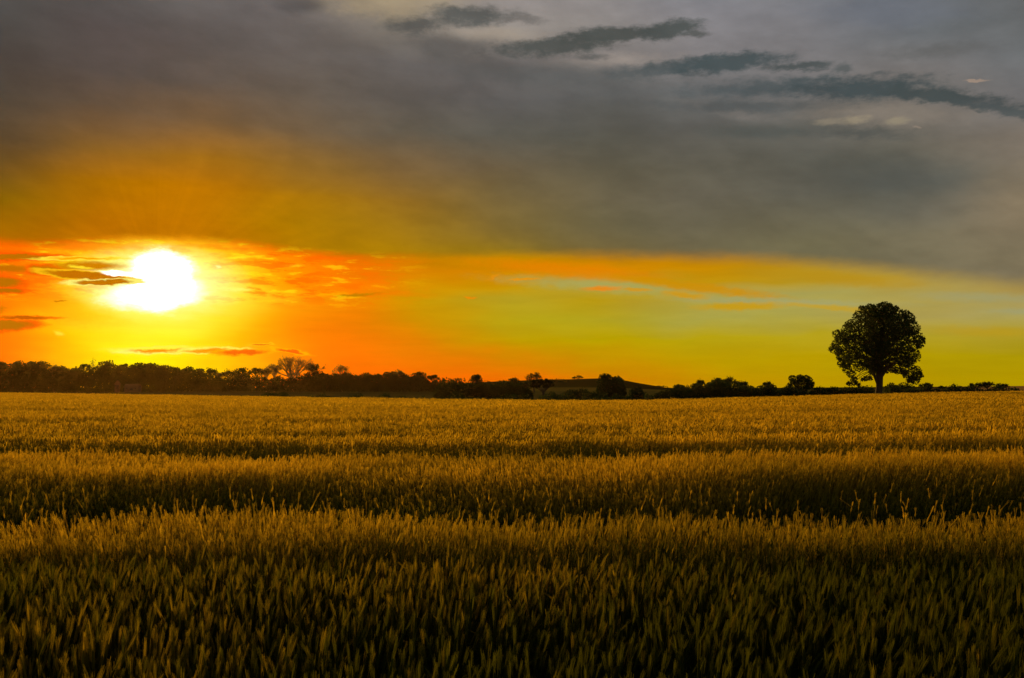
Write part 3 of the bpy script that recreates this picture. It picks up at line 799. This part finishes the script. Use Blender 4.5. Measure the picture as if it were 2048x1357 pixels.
def spreading_tree():
    r_ = np.random.default_rng(77); Y = 215.0
    p = px_at(1085, 785, Y); g0 = gz(p.x, Y); root = empty('spreading_tree', (p.x, Y, g0)); k = Y / F
    H = px_at(1085, 756.5, Y).z - g0
    lob = [(-2.0, 0, H - 1.1, .9), (-1.0, .4, H - .9, .8), (.1, -.3, H - 1.1, .7), (1.0, .3, H - .7, .65), (1.9, 0, H - 1.0, .6), (-2.5, .2, H - 1.9, .6), (2.3, -.1, H - 1.7, .55), (-1.3, -.5, H - 1.8, .8), (.6, .5, H - 1.9, .7), (-.3, 0, H - .6, .5), (1.5, .4, H - 1.9, .6)]
    g = Geo(); leaf_cloud(g, lob, 2600, .2, r_); g.build('crown', M_LEAF2, root)
    t = Geo(); t.tube([(0.3, 0, -.5), (.3, 0, .8), (.2, 0, H * .45)], [.42, .3, .26], 8)
    for l in lob: limb(t, (.2, 0, H * .42), l[:3], .14, .04, r_)
    t.build('trunk', M_BARK, root)
    tag(root, 'open spreading tree whose dark trunk shows against the pale meadow strip', 'tree', GM)
spreading_tree()
for i, (pxs, tops, Y, lab) in enumerate([
    ([866, 872, 882, 900, 942, 962, 985], [794, 778, 768, 762, 766, 771, 768], 235, 'dark scrub at the foot of the broad round tree in the middle'),
    ([980, 1000, 1014, 1042, 1056, 1066], [767, 766, 767, 767, 772, 784], 225, 'dark scrub in front of the round-headed tree in the middle'),
    ([1100, 1150, 1185], [784, 781, 785], 200, 'low dark scrub under the pale meadow strip left of the hill trees'),
    ([1190, 1198, 1225, 1244, 1252], [776, 757, 757, 764, 777], 188, 'dense dark foot of the pair of trees on the hill slope'),
    ([1165, 1190, 1215], [784, 782, 786], 165, 'round dark bush low in front of the left foot of the hill trees'),
    ([1232, 1248, 1262], [788, 786, 786], 160, 'small round dark bush right of the foot of the hill trees'),
    ([1258, 1280, 1292], [781, 776, 784], 175, 'upright dark bush standing in the valley right of the hill trees'),
    ([1288, 1310, 1335], [785, 784, 786], 165, 'flat clipped length of hedge in the valley, left of the right hedge line'),
    ([620, 650, 680], [796, 792, 795], 150, 'low dark mound of scrub on the field edge left of centre'),
    ([700, 715, 728], [793, 790, 794], 150, 'small single bush on the field edge left of centre'),
    ([728, 755, 780], [793, 790, 792], 152, 'broken row of low bushes on the field edge left of centre'),
    ([780, 810, 850], [792, 790, 794], 152, 'longer low bush row on the field edge just left of centre'),
    ([500, 540, 580], [790, 788, 791], 175, 'low dark strip of scrub beyond the field edge below the leaning fan'),
    ([880, 960, 1060], [794, 793, 795], 140, 'dark grassy bank with scrub along the middle of the field edge'),
    ([1060, 1150, 1230], [793, 792, 794], 140, 'dark bank of scrub along the field edge below the hill'),
    ([1335, 1355, 1378], [777, 776, 778], 175, 'dark bush under the flat-topped tree at the left end of the right hedge'),
    ]):
    thicket('scrub', pxs, tops, Y, lab, 'bushes', GT, M_BUSH, 330 + i, depth=3, size=.2)

# ---- right hedge line
RT = [
 (1358, 16, 768, 200, 'flat-topped small tree with daylight under its crown', .55, 700),
 (1393, 15, 765, 195, 'roundish thorny tree left of the tall feathery clump', .2, 0),
 (1424, 15, 763, 185, 'left shoulder of the tall feathery clump in the right hedge', .1, 0),
 (1449, 17, 758.5, 185, 'highest middle of the feathery clump in the right hedge', .1, 0),
 (1474, 15, 762, 187, 'right shoulder of the tall feathery clump in the right hedge', .1, 0),
 (1493, 15, 769, 188, 'low sloping end of the feathery clump in the right hedge', .1, 0),
 (1524, 14, 769, 182, 'left half of the low feathery bush between clump and small oak', .1, 0),
 (1545, 14, 768, 182, 'right half of the low feathery bush between clump and small oak', .1, 0),
 (1810, 24, 762.5, 190, 'broad dark bush behind the right side of the great oak', .05, 0),
 (1732, 22, 769, 190, 'dark bush sloping down behind the left side of the great oak trunk', .05, 0),
 (1780, 14, 765, 190, 'dark bush directly right of the great oak trunk', .05, 0),
]
for i, (a, b, c, d, lab, low, _) in enumerate(RT):
    dense_tree('hedge_tree', a, b, c, d, lab, 'bush', GR, M_BUSH, 170 + i, crown_low=low, den=.9, size=.17)
    if 1370 < a < 1560:
        pass
# feathery shoots standing out of the clumps are twigs of these thin bushes
for i, (a, b, c, lab) in enumerate([
    (1400, 7, 761, 'feathery shoots on top of the roundish thorny tree'),
    (1436, 9, 757, 'thin upright shoots on the left of the tall feathery clump'),
    (1460, 9, 756, 'thin upright shoots on the right of the tall feathery clump'),
    (1486, 8, 764, 'thin upright shoots on the low end of the feathery clump'),
    (1534, 9, 765, 'thin upright shoots on the low feathery bush'),
    (1852, 11, 767, 'wispy twigs of a bush just right of the great oak'),
    (1884, 6, 773, 'tiny wisp of a bush on the hedge right of the great oak'),
    (1953, 14, 767, 'loose low bush, left of the two round ones on the right horizon'),
    (1974, 10, 764.5, 'rounder and highest of the small bushes on the right horizon'),
    (2003, 10, 768.5, 'smallest round bush, last one before the right edge'),
    ]):
    open_tree('thin_bush', a, b, c, 200, lab, 'bush', GR, 480 + i, ybase=778 if c > 763 else 774, stems=6, depth=4, leaf=1.4, lsize=.13, mat=M_BUSH)
def small_oak():
    r_ = np.random.default_rng(31); Y = 178.0; k = Y / F
    cx = 1601.0; b = px_at(cx, 784, Y); g0 = gz(b.x, Y); root = empty('oak_tree', (b.x, Y, g0))
    lob = []
    for X, Yp, R in [(1588,757,6),(1596,755,5),(1603,758,6),(1612,757,6),(1620,760,5),(1582,763,5),(1576,770,4),(1590,766,6),(1600,768,7),(1611,766,7),(1622,768,6),(1627,773,4),(1584,775,4),(1574,775,3),(1617,775,5),(1606,776,6),(1594,776,5)]:
        p = px_at(X, Yp, Y); lob.append((p.x - b.x, r_.uniform(-1.3, 1.3), p.z - g0, R * 1.3 * k))
    g = Geo(); leaf_cloud(g, lob, 3800, .16, r_, .7); g.build('crown', M_LEAF, root)
    t = Geo(); t.tube([(0, 0, -.3), (0, 0, .8), (.05, 0, 1.4)], [.3, .22, .2], 8)
    for l in lob: limb(t, (.05, 0, 1.2), l[:3], .1, .03, r_)
    t.build('trunk', M_BARK, root)
    tag(root, 'small gappy oak rising from the hedge between the feathery bush and the great oak', 'tree', GR)
small_oak()
for i, (pxs, tops, Y, lab) in enumerate([
    ([1370, 1377, 1409, 1450, 1490, 1508], [778, 772, 768.5, 764, 770, 777], 168, 'dark hedge under the tall feathery clump'),
    ([1500, 1512, 1535, 1562, 1590], [777, 774, 771, 776, 778], 172, 'dark hedge under the low feathery bush'),
    ([1584, 1630, 1680], [777, 777.5, 779.5], 174, 'dark level hedge under the small gappy oak'),
    ([1674, 1710, 1745], [779, 777.5, 775], 178, 'dark hedge directly left of the great oak trunk'),
    ([1774, 1810, 1860], [776, 775, 776], 180, 'dark hedge directly right of the great oak trunk'),
    ([1856, 1900, 1945], [776, 775.5, 774], 184, 'dark level hedge right of the great oak'),
    ([1940, 1990, 2300], [776, 776.5, 776.5], 180, 'lower hedge in front of the brown field at the right edge'),
    ]):
    thicket('hedge', pxs, tops, Y, lab, 'hedge', GR, M_BUSH, 350 + i, depth=2.5, size=.17, den=1.2)

# ---- evening air
if HAZE > 0:
    hz = Geo(); hz.box((-760, -40, -12), (760, 760, 34))
    mh_, nt_ = new_mat('evening_haze')
    pv = nt_.nodes.new('ShaderNodeVolumePrincipled'); pv.inputs['Color'].default_value = (1.0, .55, .15, 1)
    pv.inputs['Density'].default_value = HAZE; pv.inputs['Anisotropy'].default_value = .75
    oh = nt_.nodes.new('ShaderNodeOutputMaterial'); nt_.links.new(pv.outputs[0], oh.inputs['Volume'])
    tag(hz.build('haze', mh_), 'thin warm evening haze over the fields towards the low sun', 'haze', kind='stuff')

# ---- farm buildings half hidden below the left wood
def house(px0, px1, ytop, ybot, Y, label, roof_k, seed, gable=False):
    a = px_at(px0, ybot, Y); b = px_at(px1, ybot, Y); t = px_at(px0, ytop, Y)
    cx = (a.x + b.x) / 2; W = b.x - a.x; g0 = min(a.z, b.z) ; H = t.z - g0
    root = empty('farm_building', (cx, Y, g0)); hw = W / 2; D = W * .6; eave = H * roof_k
    w = Geo(); w.box((-hw, 0, -1.5), (hw, D, eave))
    if gable: w.add([(-hw, 0, eave), (hw, 0, eave), (0, 0, H * .98), (0, 0, H * .98)], [(0, 1, 2, 3)]); 
    w.build('wall', M_RENDER, root)
    r = Geo(); o = .18
    if gable:
        for s in (-1, 1):
            r.add([(s * (hw + o), -o, eave - .1), (s * (hw + o), D + o, eave - .1), (0, D + o, H), (0, -o, H),
                   (s * (hw + o), -o, eave - .22), (s * (hw + o), D + o, eave - .22), (0, D + o, H - .12), (0, -o, H - .12)],
                  [(0,1,2,3),(4,7,6,5),(0,3,7,4),(1,5,6,2),(0,4,5,1)])
    else:
        for y0, y1 in ((-o, D / 2), (D + o, D / 2)):
            r.add([(-hw - o, y0, eave - .05), (hw + o, y0, eave - .05), (hw + o, y1, H), (-hw - o, y1, H),
                   (-hw - o, y0, eave - .17), (hw + o, y0, eave - .17), (hw + o, y1, H - .12), (-hw - o, y1, H - .12)],
                  [(0,1,2,3),(4,7,6,5),(0,4,5,1),(1,5,6,2),(0,3,7,4)])
    r.build('roof', M_TILE, root)
    d = Geo(); d.box((-hw * .15, -.04, 0), (hw * .15 + .3, .02, eave * .8)); d.build('door', M_DARKWOOD, root)
    for s in (-.62, .62):
        f = Geo(); f.box((s * hw - .3, -.05, eave * .42), (s * hw + .3, .01, eave * .8)); f.build('window', M_DARKWOOD, root)
    return tag(root, label, 'building', 'farm buildings below the left wood')
M_RENDER = plain_mat('pale_render', (.16, .10, .04), (.22, .14, .06), 1.5, .9, .1)
M_TILE = plain_mat('roof_tiles', (.12, .08, .03), (.18, .11, .05), 4, .8, .4)
M_DARKWOOD = plain_mat('weathered_wood', (.08, .055, .03), (.14, .09, .05), 5, .8, .2)
house(248, 276, 768, 781, 322, 'long low pale farm building below the sun, half hidden by dark trees', .5, 1)
house(229, 238, 761.5, 778, 326, 'narrow pale gable left of the long low farm building', .6, 2, True)

# ------------------------------------------------------------------ the wheat
def vnoise(x, y, s, seed):
    """smooth value noise"""
    g = np.random.default_rng(seed).random((64, 64))
    u = x * s; v = y * s; i = np.floor(u).astype(int); j = np.floor(v).astype(int)
    fu = u - i; fv = v - j; fu = fu * fu * (3 - 2 * fu); fv = fv * fv * (3 - 2 * fv)
    a = g[i % 64, j % 64]; b = g[(i + 1) % 64, j % 64]; c = g[i % 64, (j + 1) % 64]; d = g[(i + 1) % 64, (j + 1) % 64]
    return (a * (1 - fu) + b * fu) * (1 - fv) + (c * (1 - fu) + d * fu) * fv
# tramlines and hollows in the crop, running across the view: (depth y, width, how deep, slope with x, waviness)
SWATHS = [(6.15, 1.1, .30, .010, .25, -1, 1), (8.45, 4.4, .42, -.006, .6, -1, 1), (16.3, 4.4, .42, -.012, .5, -1, 1), (24.5, 2.2, .16, .01, .8, -1, 1),
          (33.0, 2.5, .18, .02, 1.0, -1, 1), (47.0, 3.5, .18, .0, 1.5, -1, 1), (76.0, 5.0, .34, .02, 2.0, .22, 1), (98.0, 7.0, .40, .03, 2.0, .16, 1), (123.0, 9.0, .40, .0, 2.0, .28, 1), (100.0, 5.0, .40, .04, 1.0, -.22, .01)]
def dip_at(x, y):
    out = np.zeros_like(x)
    for k, (y0, w, dep, sl, wav, ta, tb) in enumerate(SWATHS):
        c = y0 + sl * x * y0 * .3 * min(1, 20 / y0) + (vnoise(x, x * 0 + k * 3.7, .35 * min(1, 20 / y0), 50 + k) - .5) * wav * 2
        s = (y - c) / w
        rise = np.clip(s / .18, 0, 1); fall = np.clip((1.15 - s) / .75, 0, 1) ** .8
        prof = rise * rise * (3 - 2 * rise) * fall
        amp = .50 + .85 * vnoise(x + k * 9.1, y * .3, .14, 70 + k)
        t = x / np.maximum(y, .1)
        out = np.maximum(out, dep * prof * np.clip(amp, 0, 1) * np.clip((t - ta) / .06, 0, 1) * np.clip((tb - t) / .06, 0, 1))
    return out
def crop_h(x, y):
    h = CROP + (vnoise(x, y, .9, 3) - .5) * .09 + (vnoise(x, y, .25, 4) - .5) * .10 + (vnoise(x + 40, y * 2, .06, 5) - .5) * .10
    return h - dip_at(x, y)
def sample_plants(y0, y1, dens, tmax, seed):
    r_ = np.random.default_rng(seed)
    # area element y dy dt ; density falls with distance as dens(y)
    ys = np.linspace(y0, y1, 400); pdf = dens(ys) * (ys * tmax + 4.0); cdf = np.cumsum(pdf); tot = pdf.mean() * (y1 - y0) * 2
    n = int(tot); y = np.interp((np.arange(n) + r_.random(n)) / n * cdf[-1], cdf, ys)
    x = (y * tmax + 4.0) * r_.uniform(-1, 1, n)
    return x, y, r_
def place(templates, x, y, r_, lean0=.16, wid=1.0, hs=1.0):
    """copies the little plant templates over the field; all the plants are one crop"""
    Vs, Fs, Cs = [], [], []; off = 0
    ht = crop_h(x, y) * r_.normal(1.0, .055, len(x)) * hs
    dp = dip_at(x, y)
    stick = (dp > .06) & (r_.random(len(x)) < .03); ht = np.where(stick, ht + dp * r_.uniform(.3, .85, len(x)), ht)   # odd ears standing up in the hollows
    tall = r_.random(len(x)) < .03; ht = ht * np.where(tall, 1.10, 1.0)
    z0 = ground(x, y)
    wind = (vnoise(x, y, .22, 11) - .30) * 1.2 + np.clip(x / y, -.4, .5) * .9
    lx = lean0 * (wind + r_.normal(0, .45, len(x))); ly = lean0 * r_.normal(0, .5, len(x))
    stray = r_.random(len(x)) < .05; lx = np.where(stray, r_.normal(.1, .45, len(x)), lx)
    ang = r_.uniform(0, 2 * math.pi, len(x)); which = r_.integers(0, len(templates), len(x))
    green_shade = np.clip((vnoise(x, y, .5, 21) - .5) * .5 + r_.normal(0, .10, len(x)) + np.interp(y, [2, 4.6, 6.1, 6.9, 8.3, 9, 14, 25], [1.04, 1.02, .96, .70, .40, .44, .24, .07]) + np.clip(x / y, -.6, .6) * .12 * np.clip(8 - y, 0, 1) + np.where(stick, 0, dp * 1.9), 0, 1)   # unripe headland, plus shade painted into the near crop and the hollows
    tone = np.clip(r_.normal(1.0, .16, len(x)), .55, 1.4)
    for k, (TV, TF, TC) in enumerate(templates):
        m = which == k; n = m.sum()
        if n == 0: continue
        ca, sa = np.cos(ang[m])[:, None], np.sin(ang[m])[:, None]
        X = TV[None, :, 0] * wid; Yv = TV[None, :, 1] * wid; Z = TV[None, :, 2]
        X, Yv = X * ca - Yv * sa, X * sa + Yv * ca
        zz = np.clip(Z, 0, 1.4)
        hh = ht[m][:, None]
        P = np.empty((n, TV.shape[0], 3), np.float32)
        P[..., 0] = x[m][:, None] + X + lx[m][:, None] * zz ** 2.2 * hh
        P[..., 1] = y[m][:, None] + Yv + ly[m][:, None] * zz ** 2.2 * hh
        P[..., 2] = z0[m][:, None] + Z * hh - (lx[m][:, None] ** 2) * zz ** 2 * hh * .35
        gr = green_shade[m][:, None, None]
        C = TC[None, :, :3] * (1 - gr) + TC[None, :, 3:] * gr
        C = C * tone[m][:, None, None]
        Vs.append(P.reshape(-1, 3)); Cs.append(C.reshape(-1, 3).astype(np.float32))
        Fs.append((TF[None] + (np.arange(n) * TV.shape[0])[:, None, None] + off).reshape(-1, 3).astype(np.int32)); off += n * TV.shape[0]
    return Vs, Fs, Cs, off
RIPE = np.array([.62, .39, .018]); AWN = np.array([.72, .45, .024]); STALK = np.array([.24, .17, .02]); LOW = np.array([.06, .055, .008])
GREEN_E = np.array([.078, .082, .004]); GREEN_S = np.array([.035, .055, .008]); GREEN_L = np.array([.015, .03, .006])  # unripe colours, darkened further to stand in for shade among the stalks
class Tri:
    def __init__(s): s.V, s.F, s.C = [], [], []
    def add(s, V, Fc, c, g):
        o = len(s.V); s.V += [tuple(v) for v in V]; s.F += [tuple(i + o for i in f) for f in Fc]
        cc = np.asarray(c); gg = np.asarray(g)
        for i in range(len(V)):
            s.C.append(np.concatenate([cc if cc.ndim == 1 else cc[i], gg if gg.ndim == 1 else gg[i]]))
    def done(s): return np.array(s.V, float), np.array(s.F, int), np.array(s.C, float)
# templates: heights in fractions of the crop height (1.0 = tip of the ear body), widths in metres
def tpl_near(r_):
    t = Tri()
    # stalk: three sided, three joints
    def prism(P, R, c, g):
        V = []; k = 3
        for p, r in zip(P, R):
            for q in range(k): V.append((p[0] + r * math.cos(q * 2.09), p[1] + r * math.sin(q * 2.09), p[2]))
        Fc = []
        for a in range(len(P) - 1):
            for q in range(k):
                i, j = a * k + q, a * k + (q + 1) % k
                Fc += [(i, j, j + k), (i, j + k, i + k)]
        t.add(V, Fc, np.repeat(c, k, 0), np.repeat(g, k, 0))
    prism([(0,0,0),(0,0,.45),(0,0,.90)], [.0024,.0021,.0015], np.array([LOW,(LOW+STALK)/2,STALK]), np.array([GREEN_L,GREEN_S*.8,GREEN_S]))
    # ear: two rows of grains, drawn as a notched spindle
    P, R = [], []
    z0, L = .90, .088
    for a, r in ((0,.002),(.12,.0065),(.25,.0055),(.38,.0078),(.5,.0062),(.64,.0074),(.77,.0052),(.9,.0048),(1.0,.001)):
        P.append((0, 0, z0 + L * a)); R.append(r * 1.1)
    V = []; k = 5
    for p, r in zip(P, R):
        for q in range(k): V.append((p[0] + r * math.cos(q * 2 * math.pi / k), p[1] + .7 * r * math.sin(q * 2 * math.pi / k), p[2]))
    Fc = []
    for a in range(len(P) - 1):
        for q in range(k):
            i, j = a * k + q, a * k + (q + 1) % k
            Fc += [(i, j, j + k), (i, j + k, i + k)]
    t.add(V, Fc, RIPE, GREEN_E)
    # awns: a brush of fine bristles
    for q in range(20):
        a = r_.uniform(0, 6.28); zb = z0 + L * (.05 + .9 * q / 20); w = .0009
        zt = r_.uniform(1.045, 1.085); rr = r_.uniform(.004, .014)
        dx, dy = math.cos(a), math.sin(a)
        b0 = (dx * .004 - dy * w, dy * .004 + dx * w, zb); b1 = (dx * .004 + dy * w, dy * .004 - dx * w, zb)
        t0 = (dx * rr - dy * w * .5, dy * rr + dx * w * .5, zt); t1 = (dx * rr + dy * w * .5, dy * rr - dx * w * .5, zt)
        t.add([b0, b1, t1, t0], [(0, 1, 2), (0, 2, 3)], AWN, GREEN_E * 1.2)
    # leaves
    for q in range(2):
        a = r_.uniform(0, 6.28); z = r_.uniform(.40, .74); ln = r_.uniform(.14, .24); w = r_.uniform(.004, .007)
        dx, dy = math.cos(a), math.sin(a); V = []
        for s in range(5):
            u = s / 4; rr = ln * u * .8; zz = z + ln * (1.1 * u - 1.25 * u * u); ww = w * (1 - u ** 2) + .0004
            V += [(dx * rr - dy * ww, dy * rr + dx * ww, zz), (dx * rr + dy * ww, dy * rr - dx * ww, zz)]
        Fc = []
        for s in range(4): i = 2 * s; Fc += [(i, i + 1, i + 3), (i, i + 3, i + 2)]
        t.add(V, Fc, STALK * .8, GREEN_S)
    return t.done()
def tpl_mid(r_):
    t = Tri()
    for q in range(1):
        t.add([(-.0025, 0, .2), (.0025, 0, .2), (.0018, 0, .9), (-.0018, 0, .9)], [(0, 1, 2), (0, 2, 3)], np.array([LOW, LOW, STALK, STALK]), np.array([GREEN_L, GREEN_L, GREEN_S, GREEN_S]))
    for a in (0, 1.57):
        c, s = math.cos(a), math.sin(a); w = .0085
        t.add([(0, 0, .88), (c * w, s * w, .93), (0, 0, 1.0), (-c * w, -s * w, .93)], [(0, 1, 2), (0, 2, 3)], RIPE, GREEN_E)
    for q in range(8):
        a = r_.uniform(0, 6.28); zb = .90 + .09 * q / 8; w = .0013; zt = r_.uniform(1.045, 1.085); rr = r_.uniform(.008, .022)
        dx, dy = math.cos(a), math.sin(a)
        t.add([(0, 0, zb), (dx * rr - dy * w, dy * rr + dx * w, zt), (dx * rr + dy * w, dy * rr - dx * w, zt)], [(0, 1, 2)], AWN, GREEN_E * 1.2)
    a = r_.uniform(0, 6.28); dx, dy = math.cos(a), math.sin(a); z = r_.uniform(.45, .7); w = .0035
    t.add([(-dy * w, dx * w, z), (dy * w, -dx * w, z), (dx * .07 + dy * w, dy * .07 - dx * w, z + .09), (dx * .07 - dy * w, dy * .07 + dx * w, z + .09), (dx * .14, dy * .14, z + .05)],
          [(0, 1, 2), (0, 2, 3), (3, 2, 4)], STALK * .8, GREEN_S)
    return t.done()
def tpl_far(r_, n=4, spread=.08, w=.009):
    t = Tri()
    for q in range(n):
        ox, oy = r_.normal(0, spread, 2); dz = r_.normal(0, .04); a = r_.uniform(0, 3.14); c, s = math.cos(a), math.sin(a)
        tl = r_.normal(0, .02)
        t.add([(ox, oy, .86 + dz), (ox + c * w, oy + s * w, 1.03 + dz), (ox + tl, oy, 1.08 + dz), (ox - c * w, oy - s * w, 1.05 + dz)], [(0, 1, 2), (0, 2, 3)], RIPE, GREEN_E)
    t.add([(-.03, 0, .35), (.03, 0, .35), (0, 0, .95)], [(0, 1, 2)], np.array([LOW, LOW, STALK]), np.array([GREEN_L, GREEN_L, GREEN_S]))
    return t.done()
rt = np.random.default_rng(99)
NEAR = [tpl_near(rt) for _ in range(6)]; MIDT = [tpl_mid(rt) for _ in range(6)]
FAR = [tpl_far(rt) for _ in range(5)]; VFAR = [tpl_far(rt, 4, .22, .034) for _ in range(5)]
VV, FF, CC = [], [], []; OFF = 0
TM = .64
for tp, a, b, dn, sd_, ln_ in [
    (NEAR, 1.2, 7.5, lambda y: 200 + 13 * y, 1, .20),
    (MIDT, 7.5, 21, lambda y: 300 * (7.5 / y) ** .3, 2, .20),
    (FAR, 21, 62, lambda y: 75 * (21 / y) ** .9, 3, .16),
    (VFAR, 62, 205, lambda y: 11 * (62 / y) ** .7, 4, .14)]:
    x, y, r_ = sample_plants(a, b, dn, TM, sd_)
    px = bearing_px(x, y); m = y < edge_d(np.clip(px, -400, 2450)) - .3
    # open ground in the wheel tracks
    x, y = x[m], y[m]
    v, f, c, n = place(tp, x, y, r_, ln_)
    for q in f: q += OFF
    VV += v; FF += f; CC += c; OFF += n
# closed surface of the crop further out, where single stalks can no longer be told apart
def sheet_z(X, Yv): return ground(X, Yv) + crop_h(X, Yv) * np.where(Yv < 40, .80, .90) - .05
def crop_sheet():
    ys = np.concatenate([np.linspace(20, 60, 160), np.linspace(60.6, 205, 200)])
    ts = np.linspace(-.80, .80, 440); Y, T = np.meshgrid(ys, ts, indexing='ij')
    pxx = 1024 + F * T / CP; D = edge_d(np.clip(pxx, -400, 2450)) - .4
    Yc = np.minimum(Y, D); X = Yc * T; Z = sheet_z(X, Yc); Z = np.where(Y > D, ground(X, Yc) - .1, Z)
    n = len(ts); V = np.stack([X, Yc + np.where(Y > D, .05, 0), Z], -1).reshape(-1, 3)
    i = np.arange(len(ys) - 1)[:, None] * n; j = np.arange(n - 1)[None]
    a, b, c, d = i + j, i + j + 1, i + n + j + 1, i + n + j
    return V, np.concatenate([np.stack([a, b, c], -1).reshape(-1, 3), np.stack([a, c, d], -1).reshape(-1, 3)])
v, f = crop_sheet(); q = vnoise(v[:, 0], v[:, 1], 2.3, 8)[:, None]
VV.append(v.astype(np.float32)); FF.append((f + OFF).astype(np.int32)); CC.append((RIPE * .8 * (.6 + .5 * q) + 0 * v).astype(np.float32))
def wheat_mat():
    m, nt = new_mat('ripening_wheat'); N, L = nt.nodes, nt.links
    a = N.new('ShaderNodeAttribute'); a.attribute_name = 'Col'
    d = N.new('ShaderNodeBsdfDiffuse'); t = N.new('ShaderNodeBsdfTranslucent'); mx = N.new('ShaderNodeMixShader')
    L.new(a.outputs['Color'], d.inputs[0]); L.new(a.outputs['Color'], t.inputs[0]); mx.inputs[0].default_value = .5
    o = N.new('ShaderNodeOutputMaterial')
    L.new(d.outputs[0], mx.inputs[1]); L.new(t.outputs[0], mx.inputs[2]); L.new(mx.outputs[0], o.inputs[0]); return m
wv = np.concatenate(VV); wf = np.concatenate(FF); wc = np.concatenate(CC)
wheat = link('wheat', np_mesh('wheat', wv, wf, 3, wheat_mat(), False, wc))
tag(wheat, 'field of ripening bearded wheat filling the foreground up to the trees', 'wheat', kind='stuff')
print('wheat faces', len(wf))
